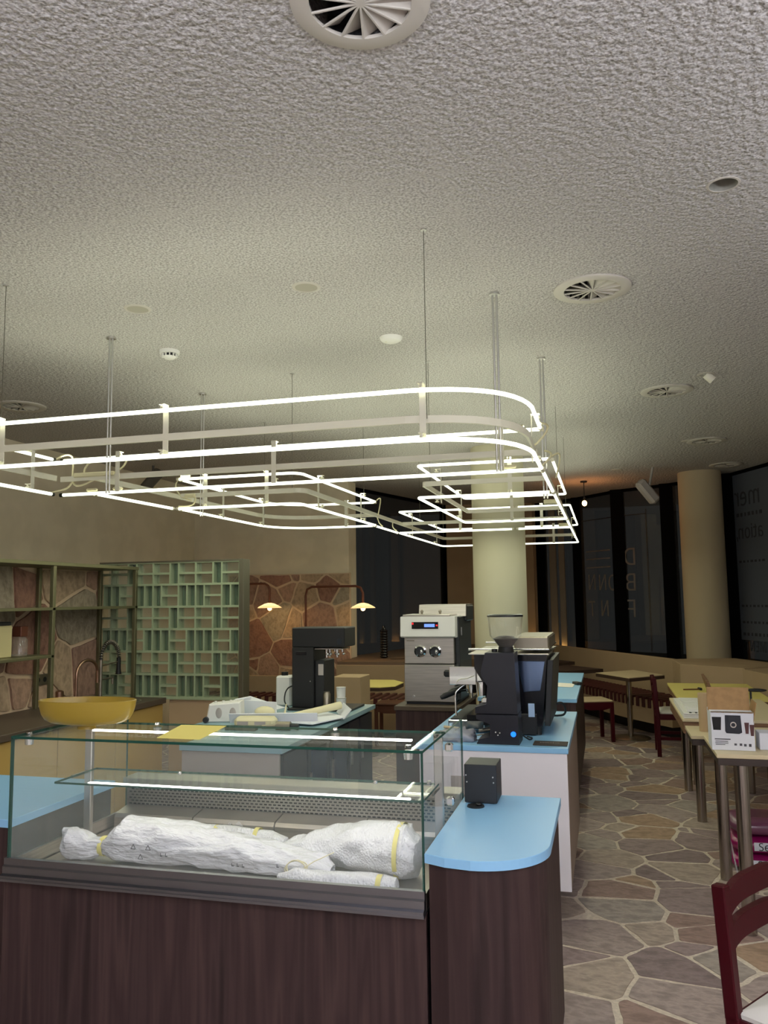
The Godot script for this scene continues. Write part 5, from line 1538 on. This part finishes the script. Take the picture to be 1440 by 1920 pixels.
	mb = MB.new(); mb.tube(PackedVector3Array([Vector3(-1.98, HC + 0.035, -5.05), Vector3(-1.83, HC + 0.06, -5.2), Vector3(-1.74, HC + 0.075, -5.3)]), 0.02, 14, true, PackedFloat32Array([0.02, 0.022, 0.026]))
	tag(obj("plastic_tube", mb, M.cream_plastic), "cream plastic tube lying across the open packing tray", "tube")
	mb = MB.new(); mb.ball(Vector3(-2.2, HC + 0.05, -5.1), Vector3(0.07, 0.035, 0.05), 18, 8); mb.cyl(Vector3(-2.06, HC + 0.03, -5.1), Vector3(-2.055, HC + 0.1, -5.12), 0.008, 0.004, 8)
	tag(obj("plastic_dome", mb, M.cream_plastic), "cream domed plastic piece with a pointed pin in the packing tray", "plastic part")
	t = thing("machine_cover", "pale plastic machine cover with two oblong slots at the edge of the island", "plastic part", Vector3(-2.12, HC, -4.78), 0.12)
	mb = MB.new(); mb.bb(-0.13, 0.13, 0.0, 0.065, -0.05, 0.05, 0.02); obj("shell", mb, M.cream_plastic, t)
	for x in [-0.07, 0.04]:
		mb = MB.new(); mb.box(Vector3(x, 0.03, 0.0505), Vector3(0.07, 0.022, 0.002), 0.0005); obj("slot", mb, M.grey_lam, t)
	t = thing("pipe_fitting", "dull metal pipe fitting with a wing nut lying on the island edge", "fitting", Vector3(-1.89, HC, -4.7), 0.1)
	mb = MB.new(); mb.cyl(Vector3(-0.06, 0.026, 0), Vector3(0.03, 0.026, 0), 0.026, 0.026, 18); mb.cyl(Vector3(-0.15, 0.018, 0), Vector3(-0.06, 0.022, 0), 0.012, 0.015, 12); obj("barrel", mb, M.steel_dark, t)
	mb = MB.new(); mb.cyl(Vector3(0.03, 0.024, 0), Vector3(0.08, 0.02, 0), 0.014, 0.02, 14); obj("nut", mb, M.navy_black, t)
	mb = MB.new(); mb.bb(-2.26, -2.06, HC, HC + 0.025, -4.68, -4.63, 0.004)
	tag(obj("metal_rail", mb, M.steel_dark), "flat grey metal rail lying on the island beside the white moulded unit", "rail")

func pts_cable(called: String, c: Array, r: float, m: Material, parent: Node) -> void:
	var cv := Curve3D.new()
	for k in c.size():
		var tg := Vector3.ZERO
		if k > 0 and k < c.size() - 1:
			tg = (Vector3(c[k + 1][0], c[k + 1][1], c[k + 1][2]) - Vector3(c[k - 1][0], c[k - 1][1], c[k - 1][2])) * 0.2
		cv.add_point(Vector3(c[k][0], c[k][1], c[k][2]), -tg, tg)
	var mb := MB.new()
	mb.tube(cv.tessellate(4, 6), r, 8)
	obj(called, mb, m, parent)

# ---------------------------------------------------------------- seats and lamps at the back
func lamp_shade(t: Node3D, at: Vector3) -> void:
	var mb := MB.new(); mb.lathe([Vector2(0.168, 0.0), Vector2(0.15, 0.018), Vector2(0.07, 0.058), Vector2(0.02, 0.07), Vector2(0.0, 0.071)], at, 32); obj("shade", mb, M.shade, t)
	mb = MB.new(); mb.cyl(at + Vector3(0, 0.03, 0), at + Vector3(0, 0.09, 0), 0.016, 0.014, 12); obj("holder", mb, M.rust, t)
	mb = MB.new(); mb.ball(at + Vector3(0, -0.005, 0), Vector3(0.03, 0.032, 0.03), 16, 10); obj("bulb", mb, M.bulb, t)
	omni(t, at + Vector3(0, -0.005, 0), Color(1, 0.82, 0.58), 0.06, 0.03)

func bench(called: String, label: String, line: Array, depth: float, from: float) -> void:
	# seat of slats laid across a beige box, along a plan line of [x, z]; depth towards the wall side
	var t := thing(called, label, "bench")
	var slat := MB.new(); slat.box(Vector3(0, 0.43, depth / 2 - 0.005), Vector3(0.05, 0.05, depth + 0.01), 0.004); slat.box(Vector3(0, 0.395, -0.008), Vector3(0.05, 0.12, 0.02), 0.004)
	var sm := slat.mesh()
	for i in line.size() - 1:
		var a := Vector3(line[i][0], 0, line[i][1])
		var b := Vector3(line[i + 1][0], 0, line[i + 1][1])
		var d := (b - a).normalized()
		var inw := Vector3(-d.z, 0, d.x)
		var bs := Basis(d, Vector3.UP, inw)
		var L := a.distance_to(b)
		var mb := MB.new()
		mb.box((a + b) / 2 + inw * depth / 2 + Vector3(0, (from + 0.43) / 2, 0), Vector3(L, 0.43 - from, depth), 0.003, bs)
		obj("seat_box", mb, M.beige, t)
		if from > 0.0:
			mb = MB.new(); mb.box((a + b) / 2 + inw * (depth / 2 + 0.1) + Vector3(0, from / 2, 0), Vector3(L, from, depth - 0.2), 0, bs); obj("plinth", mb, M.plinth, t)
		var k := int(L / 0.098)
		for s in k:
			inst("slat", sm, M.slat, t, Transform3D(bs, a + d * (s + 0.5) * L / k))

func stool(label: String, at: Vector3, turn: float, wood: Material, pad: Material, group := "") -> void:
	var t := thing("stool", label, "stool", at, turn, group)
	var mb := MB.new(); mb.bb(-0.19, 0.19, 0.445, 0.47, -0.19, 0.19, 0.012); obj("seat", mb, pad, t)
	mb = MB.new(); mb.prism(V2([-0.19, 0.445, 0.19, 0.445, 0.19, 0.385, 0.08, 0.36, -0.08, 0.36, -0.19, 0.385]), Vector3(0, 0, -0.185), Vector3.RIGHT, Vector3.UP, 0.37); obj("apron", mb, wood, t)
	for sx in [-1, 1]:
		for sz in [-1, 1]:
			mb = MB.new(); mb.box(Vector3(sx * 0.175, 0.2225, sz * 0.175), Vector3(0.04, 0.445, 0.04), 0.004); obj("leg", mb, wood, t)

func pedestal_table(label: String, poly: Array, h: float, base: Vector2, top: Material) -> void:
	var t := thing("pedestal_table", label, "table")
	var mb := MB.new(); mb.plan(V2(poly), h - 0.008, h); obj("top", mb, top, t)
	mb = MB.new(); mb.plan(V2(poly), h - 0.045, h - 0.008); obj("edge_band", mb, M.table_brown, t)
	mb = MB.new(); mb.cyl(Vector3(base.x, 0.02, base.y), Vector3(base.x, h - 0.045, base.y), 0.032, 0.032, 20); obj("column", mb, M.leg_steel, t)
	mb = MB.new(); mb.lathe([Vector2(0.0, 0.024), Vector2(0.21, 0.018), Vector2(0.225, 0.008), Vector2(0.225, 0.0), Vector2(0.0, 0.0)], Vector3(base.x, 0.001, base.y), 36); obj("base", mb, M.steel_dark, t)

func back_area() -> void:
	var t := thing("arc_lamp", "rust coloured wall lamp with a glowing shallow cone shade over the stone cladding", "lamp")
	var mb := MB.new(); mb.tube(PackedVector3Array([Vector3(-4.46, 1.62, -10.5), Vector3(-4.46, 1.8, -10.5), Vector3(-4.48, 1.86, -10.5), Vector3(-4.53, 1.89, -10.5), Vector3(-5.1, 1.89, -10.5), Vector3(-5.15, 1.88, -10.56), Vector3(-5.16, 1.88, -10.97)]), 0.016, 12); obj("arm", mb, M.rust, t)
	mb = MB.new(); mb.cyl(Vector3(-5.16, 1.88, -10.97), Vector3(-5.16, 1.88, -10.95), 0.05, 0.05, 18); obj("wall_plate", mb, M.rust, t)
	lamp_shade(t, Vector3(-4.46, 1.555, -10.5))
	t = thing("pole_lamp", "rust coloured pole lamp bending over to a glowing cone shade before the dark window", "lamp")
	mb = MB.new(); mb.tube(PackedVector3Array([Vector3(-3.95, 0.0, -10.55), Vector3(-3.95, 1.72, -10.55), Vector3(-3.93, 1.8, -10.55), Vector3(-3.86, 1.835, -10.55), Vector3(-3.22, 1.835, -10.5), Vector3(-3.15, 1.81, -10.5), Vector3(-3.12, 1.74, -10.5), Vector3(-3.12, 1.6, -10.5)]), 0.016, 12); obj("pole", mb, M.rust, t)
	mb = MB.new(); mb.cyl(Vector3(-3.95, 0.0, -10.55), Vector3(-3.95, 0.02, -10.55), 0.12, 0.11, 24); obj("foot", mb, M.rust, t)
	lamp_shade(t, Vector3(-3.12, 1.54, -10.5))
	bench("slatted_bench", "beige bench with dark red slats below the dark window ledge", [[-2.0, -9.75], [-3.4, -9.75]], 0.6, 0.06)
	bench("corner_bench", "beige bench with dark red slats below the stone cladding", [[-3.45, -9.85], [-5.3, -9.85]], 0.39, 0.06)
	mb = MB.new(); mb.bb(-5.3, -3.46, 0.0, 0.66, -10.32, -10.25, 0.004)
	tag(obj("bench_back", mb, M.beige), "plain beige bench back below the stone cladding", "bench back")
	pedestal_table("yellow topped table with a dark edge near the slatted bench and window ledge", [-3.0, -8.25, -2.28, -8.25, -2.15, -8.38, -2.15, -8.75, -2.32, -9.0, -3.0, -9.0], 0.755, Vector2(-2.62, -8.62), M.yellow_top)
	stool("brown wooden stool tucked behind the yellow topped table", Vector3(-2.42, 0, -9.35), 0.1, M.stool_wood, M.stool_wood)
	stool("brown wooden stool in front of the yellow topped table", Vector3(-2.5, 0, -7.75), 0.4, M.stool_wood, M.stool_wood)
	mb = MB.new(); mb.bb(-2.37, -2.11, 0.0, 0.975, -7.3, -7.0, 0.004)
	tag(obj("low_post", mb, M.beige), "waist high beige block standing behind the island", "block")
	# ribbed glass column on the ledge
	t = thing("ribbed_vase", "tall ribbed dark glass vase on the window ledge catching the lamp light", "vase", Vector3(-3.0, 0.84, -11.1))
	mb = MB.new()
	var prof := [Vector2(0.0, 0.0)]
	for k in 11:
		prof.append(Vector2(0.045, 0.005 + k * 0.035)); prof.append(Vector2(0.06, 0.02 + k * 0.035)); prof.append(Vector2(0.045, 0.035 + k * 0.035))
	prof.append(Vector2(0.02, 0.41)); prof.append(Vector2(0.02, 0.45)); prof.append(Vector2(0.0, 0.45))
	mb.lathe(prof, Vector3.ZERO, 28); obj("body", mb, M.black_gloss, t)
	mb = MB.new(); mb.lathe([Vector2(0.0, 0.004), Vector2(0.1, 0.003), Vector2(0.105, 0.008), Vector2(0.0, 0.009)], Vector3(0.22, 0.0, 0.1), 28)
	obj("saucer", mb, M.ledge, t)

# ---------------------------------------------------------------- right-hand side
func chair(label: String, at: Vector3, turn: float) -> Node3D:
	# faces +x; back posts at x = -0.2
	var t := thing("red_chair", label, "chair", at, turn)
	var mb: MB
	for s in [-1, 1]:
		mb = MB.new()
		mb.box(Vector3(-0.2, 0.22, s * 0.2), Vector3(0.042, 0.44, 0.036), 0.004)
		mb.box(Vector3(-0.212, 0.612, s * 0.2), Vector3(0.042, 0.375, 0.036), 0.004, Basis(Vector3.BACK, 0.06))
		obj("back_post", mb, M.red_wood, t)
		mb = MB.new(); mb.box(Vector3(0.2, 0.22, s * 0.2), Vector3(0.038, 0.44, 0.038), 0.004); obj("leg", mb, M.red_wood, t)
		mb = MB.new(); mb.bb(-0.18, 0.18, 0.375, 0.435, s * 0.2 - 0.011, s * 0.2 + 0.011, 0.002); obj("side_rail", mb, M.red_wood, t)
		mb = MB.new(); mb.bb(-0.18, 0.18, 0.17, 0.2, s * 0.2 - 0.01, s * 0.2 + 0.01, 0.002); obj("stretcher", mb, M.red_wood, t)
	mb = MB.new(); mb.bb(0.189, 0.211, 0.375, 0.435, -0.182, 0.182, 0.002); obj("front_rail", mb, M.red_wood, t)
	mb = MB.new(); mb.bb(-0.211, -0.189, 0.375, 0.435, -0.182, 0.182, 0.002); obj("rear_rail", mb, M.red_wood, t)
	# two arched splats curving out from the posts
	for y in [0.732, 0.625]:
		var up := PackedVector2Array()
		var dn := PackedVector2Array()
		for k in 17:
			var z := -0.184 + 0.368 * k / 16.0
			var w := absf(z) / 0.184
			var arch := 0.045 * (1.0 - pow(w, 4.0))
			up.append(Vector2(-z, y + 0.028 + arch))
			dn.append(Vector2(-z, y - 0.04 + arch * 0.95))
		dn.reverse()
		up.append_array(dn)
		mb = MB.new()
		# bowed backwards in plan: three slices
		mb.prism(up, Vector3(-0.232, 0, 0), Vector3(0, 0, -1), Vector3.UP, 0.022, 0.003)
		obj("back_splat", mb, M.red_wood, t)
	var g := []
	for i in 13:
		var row := []
		for j in 13:
			var x := -0.19 + 0.4 * i / 12.0
			var z := -0.2 + 0.4 * j / 12.0
			var e := minf(minf(i, 12 - i), minf(j, 12 - j)) / 3.0
			row.append(Vector3(x, 0.447 + 0.028 * (1.0 - pow(1.0 - minf(1.0, e), 2.0)), z))
		g.append(row)
	g.reverse()
	mb = MB.new(); mb.grid(g); mb.bb(-0.188, 0.208, 0.432, 0.448, -0.198, 0.198); obj("cushion", mb, M.fabric_white, t)
	return t

func steel_table(label: String, x0: float, x1: float, z0: float, z1: float, h: float, top: Material, apron: float, legs: Array, band: Material) -> void:
	var t := thing("steel_leg_table", label, "table")
	var mb := MB.new(); mb.bb(x0, x1, h - 0.02, h, z1, z0, 0.002); obj("top", mb, top, t)
	mb = MB.new(); mb.bb(x0 + 0.004, x1 - 0.004, h - 0.02 - apron, h - 0.02, z1 + 0.004, z0 - 0.004, 0.002); obj("apron", mb, band, t)
	for q in legs:
		mb = MB.new(); mb.cyl(Vector3(q[0], 0.0, q[1]), Vector3(q[0], h - 0.02 - apron, q[1]), 0.034, 0.034, 24); obj("leg", mb, M.leg_steel, t)

func right_area() -> void:
	bench("bow_bench", "long beige bench with dark red slats along the low wall under the bow windows", [[0.68, -9.98], [0.24, -10.62], [-0.31, -11.66], [-0.85, -12.75]], 0.5, 0.16)
	pedestal_table("square table on a round steel foot turned cornerwise in front of the bow bench", [-0.145, -10.26, 0.225, -9.65, 0.627, -10.08, 0.3, -10.68], 0.745, Vector2(0.228, -10.18), M.table_cream)
	pedestal_table("dark edged table past the order counter, one place further along the bow bench", [-0.06, -10.8, -0.5, -10.42, -1.0, -10.85, -0.52, -11.35], 0.745, Vector2(-0.55, -10.9), M.table_brown)
	pedestal_table("last dark edged table in front of the uplit panels", [-0.45, -11.95, -0.8, -11.6, -1.2, -12.0, -0.8, -12.4], 0.745, Vector2(-0.8, -12.0), M.table_brown)
	stool("dark red stool with a pale seat at the end of the order counter", Vector3(-0.2, 0, -10.0), 0.35, M.red_wood, M.table_cream)
	chair("dark red wooden chair drawn up to the long yellow table", Vector3(0.68, 0, -9.28), 0.0)
	chair("dark red wooden chair with a white cushion standing alone by the rounded counter", Vector3(0.594, 0, -2.745), -0.614)
	chair("dark red wooden chair on the wall side of the high steel-legged tables", Vector3(1.5, 0, -5.75), PI)
	# tables
	steel_table("high table with a cream top, dark apron and thick steel legs carrying the printed carton", 0.505, 1.25, -4.45, -5.02, 0.87, M.table_light, 0.035, [[0.622, -4.52], [1.13, -4.52]], M.apron_dark)
	steel_table("high cream topped table pushed up behind the table with the printed carton", 0.44, 1.22, -5.03, -5.4, 0.865, M.table_light, 0.035, [[0.622, -5.32], [1.13, -5.32]], M.apron_dark)
	steel_table("plywood edged table carrying the stack of white sheets", 0.51, 1.25, -6.43, -7.72, 0.76, M.table_light, 0.085, [[0.625, -6.6], [0.625, -7.6], [1.12, -6.6], [1.12, -7.6]], M.plywood)
	steel_table("table with a yellow sheet covering behind the stack of white sheets", 0.585, 1.35, -7.74, -9.06, 0.755, M.yellow_top, 0.05, [[0.72, -7.85], [0.72, -8.95], [1.25, -8.95]], M.plywood)
	# white panels on the plywood table
	for k in 3:
		var t := thing("corrugated_sheet", "ribbed white plastic sheet in the stack on the plywood edged table", "sheet", Vector3(0.72, 0.761 + k * 0.013, -6.9), 0, "stacked white sheets")
		var mb := MB.new(); mb.bb(-0.2, 0.24, 0, 0.012, -0.48, 0.45, 0.002); obj("sheet", mb, M.white_plastic, t)
		if k == 2:
			for r in 9:
				mb = MB.new(); mb.bb(-0.17, 0.22, 0.012, 0.03, -0.36 + r * 0.085, -0.3 + r * 0.085, 0.002); obj("rib", mb, M.white_plastic, t)
			for x in [-0.15, -0.11]:
				mb = MB.new(); mb.box(Vector3(x, 0.014, 0.42), Vector3(0.016, 0.004, 0.035), 0.001); obj("clip", mb, M.black, t)
	# loose screws and bits on the yellow sheet
	var t := thing("brass_fitting", "small brass fitting with a long pin on the yellow sheet covering", "fitting", Vector3(0.78, 0.756, -8.4), 0.3)
	var mb := MB.new(); mb.cyl(Vector3(-0.1, 0.008, 0), Vector3(0.06, 0.008, 0), 0.006, 0.006, 8); obj("pin", mb, M.rust, t)
	mb = MB.new(); mb.cyl(Vector3(0.06, 0.012, -0.03), Vector3(0.06, 0.012, 0.03), 0.012, 0.012, 10); obj("head", mb, M.black, t)
	mb = MB.new(); mb.box(Vector3(0.86, 0.84, -7.95), Vector3(0.025, 0.16, 0.75), 0.003, Basis(Vector3.UP, -0.05) * Basis(Vector3.BACK, 0.3))
	tag(obj("plank", mb, M.plywood), "brown wooden plank standing on edge on the yellow sheet covering", "plank")
	# printed carton
	t = thing("printed_carton", "open carton printed with a dark appliance and mugs, brown flap raised, on the high table", "carton", Vector3(0.6, 0.871, -4.56), -0.03)
	mb = MB.new(); mb.bb(-0.102, 0.102, 0.0, 0.19, -0.2, 0.0, 0.001); obj("box", mb, M.card_white, t)
	mb = MB.new(); mb.box(Vector3(-0.005, 0.245, -0.1), Vector3(0.204, 0.12, 0.004), 0.001, Basis(Vector3.RIGHT, -0.12)); obj("raised_flap", mb, M.cardboard, t)
	mb = MB.new(); mb.bb(-0.1, 0.1, 0.186, 0.19, -0.02, -0.0); mb.box(Vector3(0.108, 0.19, -0.09), Vector3(0.004, 0.1, 0.18), 0.001, Basis(Vector3.BACK, -0.2)); obj("flap", mb, M.cardboard, t)
	mb = MB.new(); mb.prism(V2([-0.097, 0.165, -0.052, 0.165, -0.056, 0.1, -0.092, 0.1]), Vector3(0, 0, 0.0005), Vector3.RIGHT, Vector3.UP, 0.0008); obj("printed_mug", mb, M.ink_dark, t)
	mb = MB.new(); mb.prism(V2([-0.034, 0.175, 0.04, 0.175, 0.044, 0.09, 0.03, 0.083, -0.03, 0.085, -0.036, 0.095]), Vector3(0, 0, 0.0005), Vector3.RIGHT, Vector3.UP, 0.0008); obj("printed_appliance", mb, M.navy, t)
	mb = MB.new(); mb.lathe([Vector2(0.01, 0.0), Vector2(0.013, 0.0006), Vector2(0.015, 0.0)], Vector3(0.004, 0.127, 0.0014), 24, 1, 1, Basis(Vector3.RIGHT, PI / 2)); obj("printed_dial", mb, M.steel, t)
	for q in [[0.056, 0.14], [0.08, 0.13]]:
		mb = MB.new(); mb.prism(V2([q[0], q[1], q[0] + 0.022, q[1], q[0] + 0.018, q[1] - 0.055, q[0] + 0.004, q[1] - 0.055]), Vector3(0, 0, 0.0005), Vector3.RIGHT, Vector3.UP, 0.0008); obj("printed_cup", mb, M.print_brown, t)
	for q in [[-0.05, 0.055, 0.075, 0.005], [-0.055, 0.044, 0.06, 0.003], [-0.055, 0.036, 0.062, 0.003], [-0.062, 0.028, 0.045, 0.003], [0.01, 0.03, 0.012, 0.01], [0.035, 0.03, 0.012, 0.012], [0.055, 0.028, 0.012, 0.012], [0.078, 0.028, 0.012, 0.014]]:
		mb = MB.new(); mb.box(Vector3(q[0], q[1], 0.0008), Vector3(q[2], q[3], 0.0008)); obj("printed_text", mb, M.ink, t)
	for k in 4:
		mb = MB.new(); mb.cyl(Vector3(0.53 + k * 0.062, 0.866, -5.2 - 0.01 * k), Vector3(0.53 + k * 0.062, 1.085, -5.2 - 0.01 * k), 0.028, 0.028, 18)
		tag(obj("paper_roll", mb, M.cardboard_pale), "upright pale kraft paper roll in the row behind the printed carton", "roll", "kraft rolls")
	mb = MB.new(); mb.ball(Vector3(0.83, 1.1, -5.25), Vector3(0.06, 0.01, 0.03), 16, 8); mb.cyl(Vector3(0.8, 0.866, -5.25), Vector3(0.8, 1.1, -5.25), 0.006, 0.006, 8)
	tag(obj("ladle", mb, M.black), "black ladle standing upright beside the kraft paper rolls", "ladle")
	mb = MB.new(); mb.bb(0.73, 0.79, 0.871, 0.955, -4.72, -4.6, 0.002)
	tag(obj("small_card_box", mb, M.card_white), "small white card box at the side of the printed carton", "box")
	# magenta packs under the high tables
	for k in 3:
		t = thing("magenta_pack", ["magenta film pack lying at the bottom of the stack under the high tables", "magenta film pack in the middle of the stack under the high tables", "magenta film pack on top of the stack under the high tables"][k], "pack", Vector3(0.93, 0.002 + k * 0.105, -5.62), 0.05 * k, "magenta packs")
		var g := []
		for i in 15:
			var row := []
			var v := PI * i / 14.0
			for j in 28:
				var a := TAU * j / 28.0
				var ca := cos(a); var sa := sin(a)
				var sq := pow(pow(absf(ca), 5.0) + pow(absf(sa), 5.0), -0.2)
				row.append(Vector3(sq * ca * 0.26 * pow(sin(v), 0.35), 0.052 + 0.052 * cos(v), sq * sa * 0.17 * pow(sin(v), 0.35)))
			g.append(row)
		g.reverse()
		mb = MB.new(); mb.grid(g, true); obj("film", mb, M.magenta if k < 2 else M.plum, t)
		mb = MB.new(); mb.bb(-0.14, 0.16, 0.03, 0.078, 0.168, 0.1715, 0.001)
		if k < 2:
			var lb := obj("white_label", mb, M.card_white, t)
			text(lb, "Sebi", 0.06, Transform3D(Basis(), Vector3(-0.06, 0.053, 0.173)), M.ink_dark, 0.001)
	mb = MB.new(); mb.tube(PackedVector3Array([Vector3(0.64, 0.33, -5.5), Vector3(0.66, 0.2, -5.36), Vector3(0.68, 0.005, -5.22)]), 0.005, 6)
	tag(obj("pack_strap", mb, M.film), "clear plastic strap hanging beside the magenta packs", "strap")
